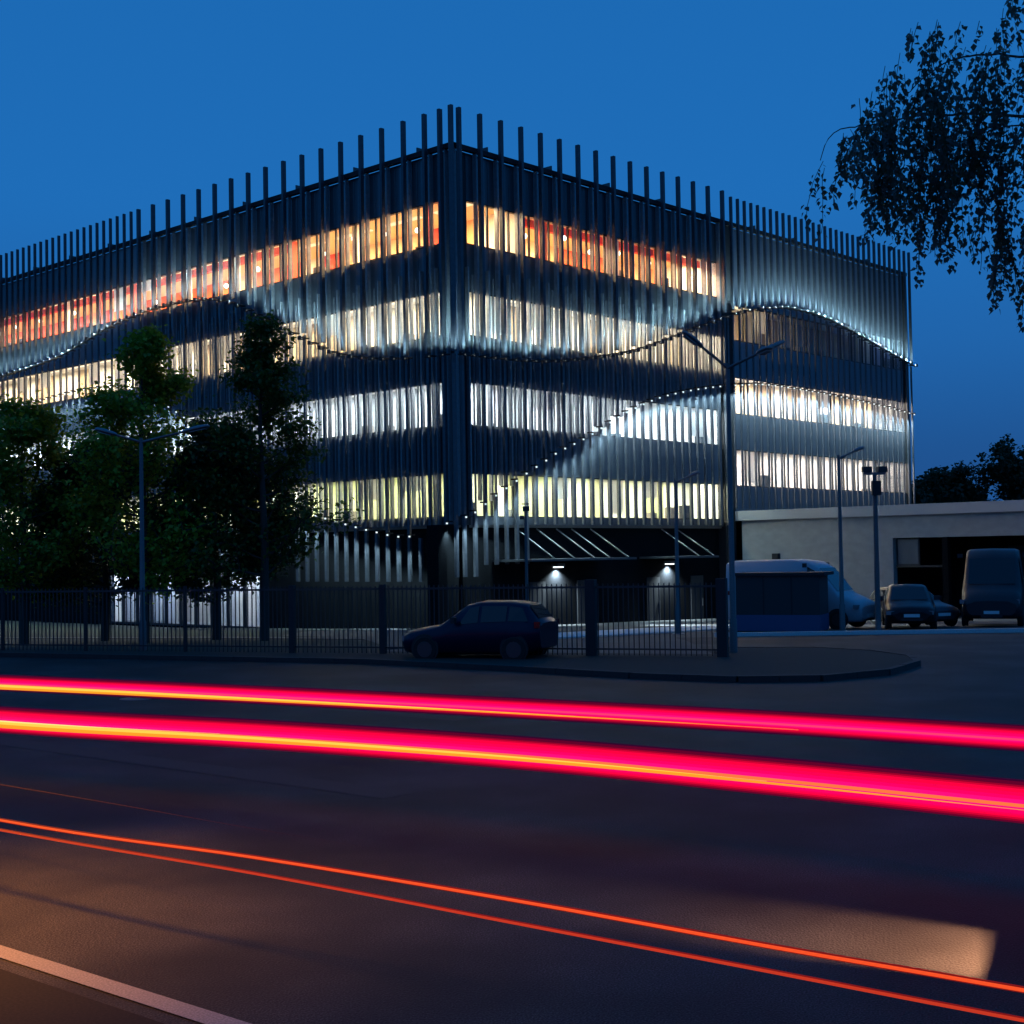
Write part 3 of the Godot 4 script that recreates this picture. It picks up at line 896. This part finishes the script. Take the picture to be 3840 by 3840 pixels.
func trees() -> void:
	var tall := [[0.0, 1.9], [0.25, 2.2], [0.5, 1.7], [0.75, 1.0], [1.0, 0.3]]
	var pointed := [[0.0, 2.3], [0.3, 2.5], [0.55, 2.1], [0.8, 1.2], [1.0, 0.25]]
	var wide := [[0.0, 2.2], [0.3, 2.6], [0.6, 2.0], [0.85, 1.1], [1.0, 0.4]]
	tree("street_tree", "leafy tree at the far left edge lower than its neighbours", on_ground(-16.6, -47.0), 8.2, 1.4, wide, 11000, 0.17, Color(0.17, 0.23, 0.016), "young trees in front of the building")  # brightened leaf tone stands for light falling on the crown
	tree("street_tree", "leafy green tree with a pointed top behind the left lamp post", on_ground(-12.3, -46.2), 10.45, 1.6, pointed, 12500, 0.17, Color(0.19, 0.26, 0.016), "young trees in front of the building")  # leaf tone raised here too, light on the crown put into the colour
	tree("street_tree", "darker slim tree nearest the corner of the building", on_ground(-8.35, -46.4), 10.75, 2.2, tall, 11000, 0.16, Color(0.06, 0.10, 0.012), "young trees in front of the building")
	tree("street_tree", "short dark bushy tree between the two pointed trees", on_ground(-10.4, -48.5), 7.2, 1.3, wide, 19000, 0.16, Color(0.03, 0.055, 0.012), "young trees in front of the building")  # near-black leaf tone stands for the shaded lower crowns
	tree("street_tree", "short dark bushy tree behind the left edge trees", on_ground(-14.6, -49.5), 7.0, 1.3, wide, 19000, 0.16, Color(0.03, 0.055, 0.012), "young trees in front of the building")  # same shade-dark leaf tone, fills the dim mass below the crowns
	# far trees over the annex roof
	var k := 0
	for q in [[31.5, -108, 9.2, 3.0], [34.6, -110, 10.0, 3.2], [37.0, -114, 9.0, 3.0], [40.2, -110, 11.4, 4.0], [45.0, -112, 12.4, 4.2]]:
		var lb: String = ["small dark tree closest to the end of the fin building", "round topped dark tree second from the building end", "low dark tree in the dip over the annex roof", "tall broad dark tree over the annex roof", "tall dark tree at the right edge over the annex"][k]
		tree("far_tree", lb, on_ground(q[0], q[1]), q[2] - 0.9, 2.0, [[0.0, q[3]], [0.4, q[3] * 1.05], [0.75, q[3] * 0.8], [1.0, q[3] * 0.4]], 7000, 0.36, Color(0.05, 0.065, 0.03), "far trees over the annex roof")  # raised leaf tone puts distance haze into the colour
		k += 1
	birch()

func birch() -> void:
	var base := Vector3(7.4, 0, -14.6)
	var isl := PackedVector2Array()
	for k in 20:
		isl.append(Vector2(base.x + cos(TAU * k / 20) * 1.1, base.z + sin(TAU * k / 20) * 1.1))
	struct("tree_island", sheet(isl, 0.12, true), M.earth, "round kerbed bed under the birch right of the frame", "tree bed")
	var o := thing("birch_tree", "weeping birch hanging leafy twigs into the upper right corner", "tree", base)
	obj("trunk", tube_mesh([Vector3(0, 0, 0), Vector3(0.1, 3, 0.05), Vector3(-0.1, 7, 0), Vector3(0.05, 11, 0)], [0.2, 0.17, 0.12, 0.04], 10), M.bark, o)
	# limbs reach left into the picture; twigs hang from them
	var limbs := [
		[Vector3(-0.1, 6.4, 0), Vector3(-1.0, 7.5, 0.1), Vector3(-2.1, 7.75, 0.2), Vector3(-2.7, 7.72, 0.15), Vector3(-3.2, 7.35, 0.1)],
		[Vector3(-0.05, 6.0, 0.1), Vector3(-1.4, 7.1, -0.2), Vector3(-2.6, 7.3, -0.3), Vector3(-3.4, 7.2, -0.3), Vector3(-3.85, 7.1, -0.25), Vector3(-4.0, 6.8, -0.25)],
		[Vector3(0, 5.5, 0), Vector3(-1.0, 6.6, 0.5), Vector3(-1.9, 6.9, 0.6), Vector3(-2.7, 6.8, 0.5)],
		[Vector3(0, 6.2, 0), Vector3(0.9, 7.6, 0.5), Vector3(2.0, 8.0, 0.9)],
		[Vector3(0, 7.0, 0), Vector3(0.5, 8.5, -0.7), Vector3(1.2, 8.9, -1.8)],
		[Vector3(0, 5.4, 0), Vector3(0.8, 6.6, -0.5), Vector3(2.2, 7.0, -1.0)],
		[Vector3(0, 6.5, 0), Vector3(-0.8, 7.7, -0.5), Vector3(-1.5, 7.9, -0.7), Vector3(-1.9, 7.5, -0.7)],
	]
	for l in limbs:
		var cv := Curve3D.new()
		for i in l.size():
			var t: Vector3 = (l[mini(i + 1, l.size() - 1)] - l[maxi(i - 1, 0)]) / 6.0
			cv.add_point(l[i], -t, t)
		cv.bake_interval = 0.12
		var pts := Array(cv.get_baked_points())
		var radii := []
		for i in pts.size():
			radii.append(0.024 * (1.0 - i / float(pts.size())) + 0.004)
			pts[i] += Vector3(0, rng.randfn(0, 0.006), rng.randfn(0, 0.006))
		obj("limb", tube_mesh(pts, radii, 6), M.bark, o)
	# each twig: where along x it hangs, from what height and how low
	var spec := []
	var strand := []
	for i in 23:
		strand.append([-3.8 + 0.115 * i + rng.randf_range(-0.04, 0.04), rng.randf_range(0.78, 1.0)])
	var tops := [[0.0, 7.15], [0.2, 7.3], [0.33, 7.4], [0.42, 7.9], [0.6, 7.95], [0.8, 7.85], [0.9, 8.2], [1.3, 8.6]]
	var lows := [[0.0, 5.85], [0.08, 5.9], [0.13, 6.5], [0.2, 6.45], [0.28, 5.9], [0.36, 6.0], [0.5, 5.45], [0.68, 5.3], [0.76, 6.2], [0.83, 6.3], [0.9, 5.15], [1.3, 5.0]]
	for i in 325:
		var which: Array = strand[rng.randi() % strand.size()]
		var x: float = which[0] + rng.randfn(0, 0.035)
		var u := (x + 3.98) / 1.98                             # 0 at the tip, 1 where the picture ends
		if u < 0.2 and rng.randf() < 0.4:
			continue
		var low := lerpf(curve(tops, u), curve(lows, u), which[1] if u < 0.84 else 1.0)
		var top := lerpf(curve(tops, u), low + 0.3, rng.randf())
		spec.append([x, top, maxf(low, top - rng.randf_range(0.45, 1.1))])
	# short twigs that stand up and out along the top
	for i in 30:
		var x := rng.randf_range(-3.6, -1.6)
		var top := curve(tops, (x + 3.98) / 1.98) + rng.randf_range(0.0, 0.2)
		spec.append([x, top, top - rng.randf_range(0.2, 0.5)])
	for i in 170:
		var a := rng.randf() * TAU
		var x := absf(cos(a)) * rng.randf_range(0.2, 3.4) - 0.9
		var top := 9.6 - 0.5 * absf(x) - rng.randf_range(0.0, 3.6)
		spec.append([x, top, top - rng.randf_range(0.6, 1.3), sin(a) * rng.randf_range(0.3, 2.6)])
	var rest := st()
	for twig_no in spec.size():
		var q: Array = spec[twig_no]
		var s := st() if twig_no < 300 else rest
		var z: float = rng.randf_range(-0.8, 0.8) if q.size() < 4 else q[3]
		var n := int((q[1] - q[2]) / 0.042)
		var p := Vector3(q[0], q[1], z)
		var pts := [p]
		var sway := Vector3(rng.randf_range(-0.22, 0.1), 0, rng.randf_range(-0.2, 0.2))
		for i in n:
			var f := i / float(maxi(n, 1))
			p += Vector3(0, -0.042, 0) + sway * 0.12 * (1.0 - f) + Vector3(rng.randfn(0, 0.006), 0, rng.randfn(0, 0.006))
			pts.append(p)
			for side in [0, 1]:
				if rng.randf() < 0.28:
					continue
				var a := rng.randf() * TAU
				var stem := p + Vector3(cos(a), -0.3, sin(a)) * rng.randf_range(0.015, 0.05)
				var sz := rng.randf_range(0.045, 0.08)
				var bs := Basis.from_euler(Vector3(rng.randf_range(0.3, 1.6), a, rng.randf_range(-0.6, 0.6)))
				s.set_smooth_group(-1)
				quad(s, stem, stem + bs * Vector3(sz * 0.45, sz * 0.08, sz * 0.4), stem + bs * Vector3(0, -0.004, sz * 1.15), stem + bs * Vector3(-sz * 0.45, sz * 0.08, sz * 0.4))
		if pts.size() < 4:
			continue
		var tp := []
		var tr := []
		for i in range(0, pts.size(), 3):
			tp.append(pts[i])
			tr.append(0.004)
		tube(s, tp, tr, 3)
		if twig_no < 300:
			obj("leafy_twig", done(s), M.birch, o)
	obj("foliage", done(rest), M.birch, o).set_meta("kind", "stuff")

# ---------------------------------------------------------------- vehicles
# stations along the car from the front: [x, low, belt, top, half width low, half width belt, half width top]
var hatch := [[0.0, 0.32, 0.52, 0.58, 0.52, 0.56, 0.45], [0.06, 0.24, 0.6, 0.68, 0.66, 0.7, 0.55], [0.3, 0.2, 0.68, 0.77, 0.78, 0.8, 0.66], [0.85, 0.19, 0.76, 0.86, 0.81, 0.83, 0.7], [1.15, 0.19, 0.82, 0.92, 0.81, 0.84, 0.7], [1.85, 0.19, 0.88, 1.38, 0.81, 0.84, 0.58], [2.2, 0.19, 0.9, 1.45, 0.81, 0.84, 0.58], [3.0, 0.19, 0.93, 1.44, 0.81, 0.84, 0.57], [3.45, 0.22, 0.95, 1.37, 0.8, 0.83, 0.55], [3.8, 0.3, 0.94, 1.0, 0.76, 0.8, 0.62], [3.86, 0.34, 0.85, 0.92, 0.72, 0.76, 0.6]]
var vans := [[0.0, 0.38, 0.72, 0.82, 0.74, 0.78, 0.6], [0.08, 0.28, 0.85, 0.95, 0.86, 0.88, 0.75], [0.5, 0.25, 1.0, 1.14, 0.94, 0.95, 0.8], [0.85, 0.25, 1.15, 1.28, 0.95, 0.97, 0.82], [1.6, 0.25, 1.3, 2.2, 0.95, 0.98, 0.8], [2.0, 0.25, 1.32, 2.42, 0.95, 0.98, 0.8], [2.6, 0.25, 1.34, 2.5, 0.95, 0.98, 0.8], [5.0, 0.25, 1.34, 2.48, 0.95, 0.98, 0.8], [5.2, 0.3, 1.32, 2.4, 0.93, 0.95, 0.78]]

func section(q: Array) -> Array:
	return [Vector3(q[0], q[1], 0), Vector3(q[0], q[1], q[4] * 0.85), Vector3(q[0], q[1] + 0.08, q[4]), Vector3(q[0], lerpf(q[1], q[2], 0.6), q[5] * 1.01), Vector3(q[0], q[2], q[5]), Vector3(q[0], q[3] - 0.05, q[6] + 0.05), Vector3(q[0], q[3], q[6] - 0.06), Vector3(q[0], q[3] + 0.02, 0)]

func vehicle(called: String, label: String, category: String, stations: Array, scale: Vector3, at: Vector3, turn: float, body: Material, side_windows: Array, shield: Array, rear: Array, wheels: Array, wr: float) -> Node3D:
	var o := thing(called, label, category, at, turn)
	var secs := []
	for q in stations:
		var sec := []
		for v in section(q):
			sec.append(v * scale)
		secs.append(sec)
	var s := st()
	for sgn in [1.0, -1.0]:
		var mir := Vector3(1, 1, sgn)
		s.set_smooth_group(0)
		for i in secs.size() - 1:
			for k in secs[i].size() - 1:
				var a: Vector3 = secs[i][k] * mir
				var b: Vector3 = secs[i][k + 1] * mir
				var c: Vector3 = secs[i + 1][k + 1] * mir
				var d: Vector3 = secs[i + 1][k] * mir
				if sgn > 0:
					quad(s, a, d, c, b)
				else:
					quad(s, a, b, c, d)
		s.set_smooth_group(-1)
		for e in [0, secs.size() - 1]:
			for k in range(1, secs[e].size() - 1):
				var tri := [secs[e][0] * mir, secs[e][k] * mir, secs[e][k + 1] * mir]
				if (e == 0) != (sgn > 0):
					tri.reverse()
				for v in tri:
					s.add_vertex(v)
	obj("body", done(s), body, o)
	var put := func(i: float, k: float, sgn: float, lift: float) -> Vector3:
		var i0 := int(i)
		var k0 := int(k)
		var i1 := mini(i0 + 1, secs.size() - 1)
		var k1 := mini(k0 + 1, secs[0].size() - 1)
		var p: Vector3 = secs[i0][k0].lerp(secs[i0][k1], k - k0).lerp(secs[i1][k0].lerp(secs[i1][k1], k - k0), i - i0)
		var n := Vector3(0, lift * 0.5, lift)
		return (p + n) * Vector3(1, 1, sgn)
	for w in side_windows:
		for sgn in [1.0, -1.0]:
			var g := st()
			g.set_smooth_group(-1)
			var q := [put.call(w[0], 4.1, sgn, 0.012), put.call(w[1], 4.88, sgn, 0.012), put.call(w[2], 4.88, sgn, 0.012), put.call(w[3], 4.1, sgn, 0.012)]
			quad(g, q[0], q[1], q[2], q[3])
			obj("side_window", done(g), M.car_glass, o)
	for gl in [shield, rear]:
		if gl.is_empty():
			continue
		var g := st()
		g.set_smooth_group(-1)
		var c: Array = []
		for e in [gl[0], gl[1]]:
			var i0 := int(e)
			var pa: Vector3 = secs[i0][6].lerp(secs[mini(i0 + 1, secs.size() - 1)][6], e - i0)
			c.append(pa + Vector3(-0.012 if gl == shield else 0.012, 0.014, 0.0))
		quad(g, c[0], c[1], c[1] * Vector3(1, 1, -1), c[0] * Vector3(1, 1, -1))
		obj("windscreen" if gl == shield else "rear_window", done(g), M.car_glass, o)
	for wx in wheels:
		for sgn in [1.0, -1.0]:
			var zz: float = (stations[3][5] * scale.z + 0.012) * sgn
			var zi: float = zz - 0.2 * sgn
			var arch := obj("wheel_arch", tube_mesh([Vector3(wx, wr + 0.02, zz - 0.05 * sgn), Vector3(wx, wr + 0.02, zz - 0.002 * sgn)], [wr * 1.14, wr * 1.14], 20), M.black, o)
			var ty := obj("tyre", tube_mesh([Vector3(wx, wr, zi), Vector3(wx, wr, zi + 0.02 * sgn), Vector3(wx, wr, zz), Vector3(wx, wr, zz + 0.015 * sgn)], [wr * 0.93, wr, wr, wr * 0.93], 20), M.tyre, o)
			obj("rim", tube_mesh([Vector3(wx, wr, zz), Vector3(wx, wr, zz + 0.02 * sgn)], [wr * 0.66, wr * 0.62], 12), M.rim, ty)
	# lamps, mirrors, plate
	var f: Array = stations[1]
	var bk: Array = stations[stations.size() - 2]
	for sgn in [1.0, -1.0]:
		obj("headlight", box_mesh(Vector3(f[0] * scale.x - 0.01, (f[2] - 0.1) * scale.y, sgn * f[5] * scale.z - 0.16 - 0.02 * sgn), Vector3(f[0] * scale.x + 0.16, (f[2] + 0.03) * scale.y, sgn * f[5] * scale.z + 0.16 - 0.15 * sgn + 0.01 * sgn)), M.lens, o)
		obj("tail_light", box_mesh(Vector3(bk[0] * scale.x - 0.08, (bk[2] - 0.12) * scale.y, sgn * bk[5] * scale.z - 0.08), Vector3(bk[0] * scale.x + 0.05, (bk[2] + 0.03) * scale.y, sgn * bk[5] * scale.z + 0.02)), M.red_lens, o)
		var ws: Array = stations[4]
		obj("mirror", box_mesh(Vector3(ws[0] * scale.x + 0.35, ws[3] * scale.y + 0.02, sgn * (ws[5] * scale.z + 0.1) - 0.09), Vector3(ws[0] * scale.x + 0.45, ws[3] * scale.y + 0.17, sgn * (ws[5] * scale.z + 0.1) + 0.09)), M.black, o)
	obj("number_plate", box_mesh(Vector3(-0.025, 0.42 * scale.y, -0.26), Vector3(0.0, 0.42 * scale.y + 0.11, 0.26)), M.plate, o)
	obj("grille", box_mesh(Vector3(-0.012, 0.3 * scale.y, -0.36), Vector3(0.03, 0.38 * scale.y, 0.36)), M.black, o)
	return o

func vehicles() -> void:
	var navy := mat(0.008, 0.01, 0.03, 0.3, 0.2)
	var black := mat(0.008, 0.009, 0.013, 0.35, 0.2)
	for m in [navy, black]:
		m.metallic_specular = 0.3
		m.clearcoat_enabled = true
		m.clearcoat = 0.12
		m.clearcoat_roughness = 0.06
	var white := mat(0.3, 0.33, 0.36, 0.4)
	var dull := mat(0.006, 0.007, 0.012, 0.45)
	var grey := mat(0.03, 0.033, 0.042, 0.35, 0.4)
	var hw := [[4.75, 5.25, 6.0, 6.0], [6.1, 6.1, 6.95, 6.95], [7.05, 7.05, 7.8, 8.3]]
	# turn 0 has the nose at the origin facing -x
	vehicle("parked_car", "dark navy hatchback parked in front of the bar fence", "car", hatch, Vector3(0.93, 1.0, 1.0), Vector3(-2.55, 0.02, -34.6), -0.32, navy, hw, [4.08, 4.95], [8.1, 8.9], [0.68, 2.95], 0.31)
	vehicle("parked_car", "dark estate car facing the road beside the floodlight mast", "car", hatch, Vector3(1.0, 1.02, 1.0), on_ground(13.55, -47.2) + Vector3(0, 0.01, 0), 1.35, black, hw, [4.08, 4.95], [8.1, 8.9], [0.7, 3.15], 0.31)
	vehicle("parked_car", "grey low car half hidden between estate car and dark van", "car", hatch, Vector3(1.0, 0.97, 1.0), on_ground(15.4, -49.6) + Vector3(0, 0.01, 0), 1.9, grey, hw, [4.08, 4.95], [8.1, 8.9], [0.7, 3.15], 0.31)
	vehicle("parked_van", "white high roofed van behind the dark shed", "van", vans, Vector3(1.0, 1.0, 1.0), on_ground(12.75, -49.6) + Vector3(0, 0.01, 0), PI - 0.6 + 0.0, white, [[3.5, 4.25, 4.95, 4.95]], [3.08, 3.98], [], [0.85, 4.2], 0.34)
	vehicle("parked_van", "tall dark van facing out at the right edge", "van", vans, Vector3(1.0, 1.1, 1.05), on_ground(16.85, -48.9) + Vector3(0, 0.01, 0), 1.2, dull, [[3.5, 4.25, 4.95, 4.95]], [3.08, 3.98], [], [0.85, 4.2], 0.34)
	# an unseen car beyond the right edge, carrying the added headlamp
	var nose := Vector3(3.70, 0.004, -8.68)
	var turn := atan2(-UR.z * -1.0, 1.0)
	var ang := atan2(UR.z, -UR.x)   # local -x is turned to the road's direction
	var car := vehicle("unseen_car", "unseen dark car beyond the lower right edge, with an added masked headlamp lighting the road", "car", hatch, Vector3(1.0, 0.98, 0.92), nose, ang, navy, hw, [4.08, 4.95], [8.1, 8.9], [0.7, 3.15], 0.31)
	# added headlamp: a black mask in front shapes the beam into the road wedge
	var mask := st()
	mask.set_smooth_group(-1)
	var hole := [Vector2(-0.101, -0.063), Vector2(-0.020, 0.001), Vector2(-0.0252, 0.047), Vector2(-0.182, 0.222)]
	var edge := [Vector2(-0.56, -0.6), Vector2(0.12, -0.6), Vector2(0.12, 0.7), Vector2(-0.56, 0.7)]
	for k in 4:
		var n := (k + 1) % 4
		var q := []
		for v in [edge[k], edge[n], hole[n], hole[k]]:
			q.append(Vector3(-0.2, 0.60 + v.x, 0.1 + v.y))
		quad(mask, q[0], q[1], q[2], q[3])
	var beam_mask_part := obj("added_beam_mask", done(mask), M.black, car)
	obj("added_beam_cover", box_mesh(Vector3(-0.2, 0.71, -0.16), Vector3(0.0, 0.73, 0.36)), M.black, car)  # added cover over the lamp, keeps stray light in
	obj("added_headlamp_glow", box_mesh(Vector3(-0.05, 0.57, 0.07), Vector3(-0.04, 0.63, 0.13)), glow(1.0, 0.6, 0.36, 1.5), beam_mask_part)
	spot(Vector3(-0.06, 0.60, 0.1), Vector3(-1.16, -0.1, 0.35), 48.0, 36.0, Color(1.0, 0.7, 0.5), car, 0.012)  # added spot that makes the wedge of light
	# shed by the kerb
	var sh := thing("storage_shed", "dark box shed with a blue lower panel in front of the van", "shed", on_ground(7.75, -48.3), -atan2(1.6, 2.6) + 0.15)
	obj("wall", box_mesh(Vector3(0, 0.6, -1.6), Vector3(2.9, 1.95, 0)), M.dark, sh)
	obj("lower_panel", box_mesh(Vector3(-0.01, 0.05, -1.61), Vector3(2.91, 0.6, 0.012)), mat(0.05, 0.07, 0.16, 0.6), sh)
	obj("roof", box_mesh(Vector3(-0.08, 1.95, -1.7), Vector3(3.1, 2.06, 0.1)), M.black, sh)
	obj("plinth", box_mesh(Vector3(0.02, -0.2, -1.58), Vector3(2.88, 0.05, -0.03)), M.black, sh)
	for x in [0.97, 1.94]:
		obj("joint_strip", box_mesh(Vector3(x - 0.02, 0.62, 0.0), Vector3(x + 0.02, 1.94, 0.015)), M.black, sh)

# ---------------------------------------------------------------- long-exposure tail light trails, modelled as solid glowing tubes
func path3(pts: Array, h: float) -> Array:
	# a smooth path through (x, z) points at height h
	var c := Curve3D.new()
	for i in pts.size():
		var a: Array = pts[maxi(i - 1, 0)]
		var b: Array = pts[mini(i + 1, pts.size() - 1)]
		var t := Vector3(b[0] - a[0], 0, b[1] - a[1]) / 6.0
		c.add_point(Vector3(pts[i][0], h, pts[i][1]), -t, t)
	c.bake_interval = 0.5
	return Array(c.get_baked_points())

func filament(parent: Node3D, pts: Array, dy: float, out: float, radius: float, m: Material, from := 0.0, to := 1.0, taper := false) -> void:
	var q := []
	var rr := []
	var a := int(from * (pts.size() - 1))
	var b := int(to * (pts.size() - 1))
	for i in range(a, b + 1):
		q.append(pts[i] + Vector3(0, dy, 0) - NR * out)
		var f := (i - a) / float(maxi(b - a, 1))
		rr.append(radius * (clampf((1.0 - f) * 2.4, 0.04, 1.0) if taper else 1.0))
	obj("light_filament", tube_mesh(q, rr, 6), m, parent)

func streaks() -> void:
	var red := [glow(0.035, 0.0, 0.02, 1.0), glow(0.12, 0.0, 0.02, 1.0), glow(0.32, 0.0, 0.02, 1.0), glow(0.66, 0.0, 0.03, 1.0), glow(1.0, 0.0, 0.05, 1.0), glow(1.0, 0.0, 0.08, 1.0), glow(1.0, 0.0, 0.13, 1.0), glow(1.0, 0.004, 0.21, 1.0), glow(1.0, 0.05, 0.16, 1.0)]
	var amber := glow(1.0, 0.36, 0.02, 1.0)
	var orange := glow(1.0, 0.19, 0.05, 1.0)
	var yellow := glow(1.0, 0.66, 0.08, 1.0)
	var cream := glow(1.0, 0.9, 0.3, 1.0)
	var up := path3([[-24.0, -31.5], [-16.5, -27.4], [-8.51, -22.96], [-3.79, -20.22], [-0.04, -17.93], [2.91, -16.02], [5.23, -14.32], [8.4, -11.8], [16.5, -5.2], [30.0, 6.0]], 0.6)
	var lo := path3([[-22.0, -27.2], [-14.0, -22.2], [-6.48, -17.47], [-2.93, -15.6], [-0.04, -13.84], [2.2, -12.14], [3.9, -10.71], [7.0, -8.1], [16.0, -0.7], [30.0, 10.9]], 0.6)
	var a := thing("light_streak", "upper thick red tail light streak with a yellow left end", "light streak")
	var ramp_a := [0, 1, 1, 2, 3, 4, 5, 6, 6, 7, 7, 7, 7, 6, 5, 4, 3, 2, 1, 0]  # dimmer filaments at both edges put the soft glow into the emission
	for i in ramp_a.size():
		filament(a, up, 0.145 - 0.0135 * i, 0.0, 0.009, red[ramp_a[i]])
	filament(a, up, 0.0, 0.012, 0.012, red[8])
	filament(a, up, -0.05, 0.016, 0.046, amber, 0.0, 0.486, true)
	filament(a, up, -0.042, 0.03, 0.038, yellow, 0.0, 0.45, true)
	var b := thing("light_streak", "lower thickest red tail light streak with an orange core", "light streak")
	var ramp_b := [0, 1, 1, 2, 3, 4, 4, 5, 5, 6, 6, 7, 7, 7, 7, 7, 7, 6, 6, 5, 4, 3, 2, 1]  # emission steps down at the edges to imitate a soft glow
	for i in ramp_b.size():
		filament(b, lo, 0.19 - 0.0139 * i, 0.0, 0.0093, red[ramp_b[i]])
	filament(b, lo, 0.0, 0.016, 0.014, orange)
	filament(b, lo, -0.03, 0.02, 0.05, amber, 0.0, 0.488, true)
	filament(b, lo, -0.012, 0.035, 0.04, yellow, 0.0, 0.445, true)
	filament(b, lo, 0.02, 0.065, 0.024, cream, 0.0, 0.358, true)
	var t1 := path3([[-14.0, -18.4], [-8.5, -14.1], [-3.82, -10.29], [-1.68, -8.87], [-0.04, -7.68], [1.2, -6.7], [2.16, -5.98], [4.6, -4.1], [14.0, 3.6]], 0.7)
	var t2 := path3([[-14.0, -18.2], [-8.5, -13.9], [-3.83, -10.32], [-1.66, -8.77], [-0.04, -7.51], [1.17, -6.57], [2.1, -5.84], [4.4, -4.1], [14.0, 3.8]], 0.62)
	var thin := glow(1.0, 0.09, 0.02, 0.95)
	var thin2 := glow(0.75, 0.05, 0.018, 0.75)
	var dim := glow(0.3, 0.01, 0.006, 0.7)  # dim rim tubes imitate the glow beside the thin streaks
	var c := thing("light_streak", "upper of two thin orange light streaks over the near lane", "light streak")
	filament(c, t1, 0.0, 0.004, 0.009, thin)
	filament(c, t1, 0.009, 0.0, 0.006, dim)
	filament(c, t1, -0.009, 0.0, 0.006, dim)
	var d := thing("light_streak", "lower and dimmer of two thin orange light streaks over the near lane", "light streak")
	filament(d, t2, 0.0, 0.004, 0.008, thin2)
	filament(d, t2, 0.008, 0.0, 0.005, dim)
	var e := thing("light_streak", "faint thin dark red light streak at the left between the bright ones", "light streak")
	var t3 := path3([[-12.0, -17.5], [-4.2, -11.3], [-1.84, -9.35], [-0.9, -8.6]], 0.8)
	filament(e, t3, 0.0, 0.0, 0.007, glow(0.06, 0.004, 0.012, 0.6), 0.0, 1.0, true)
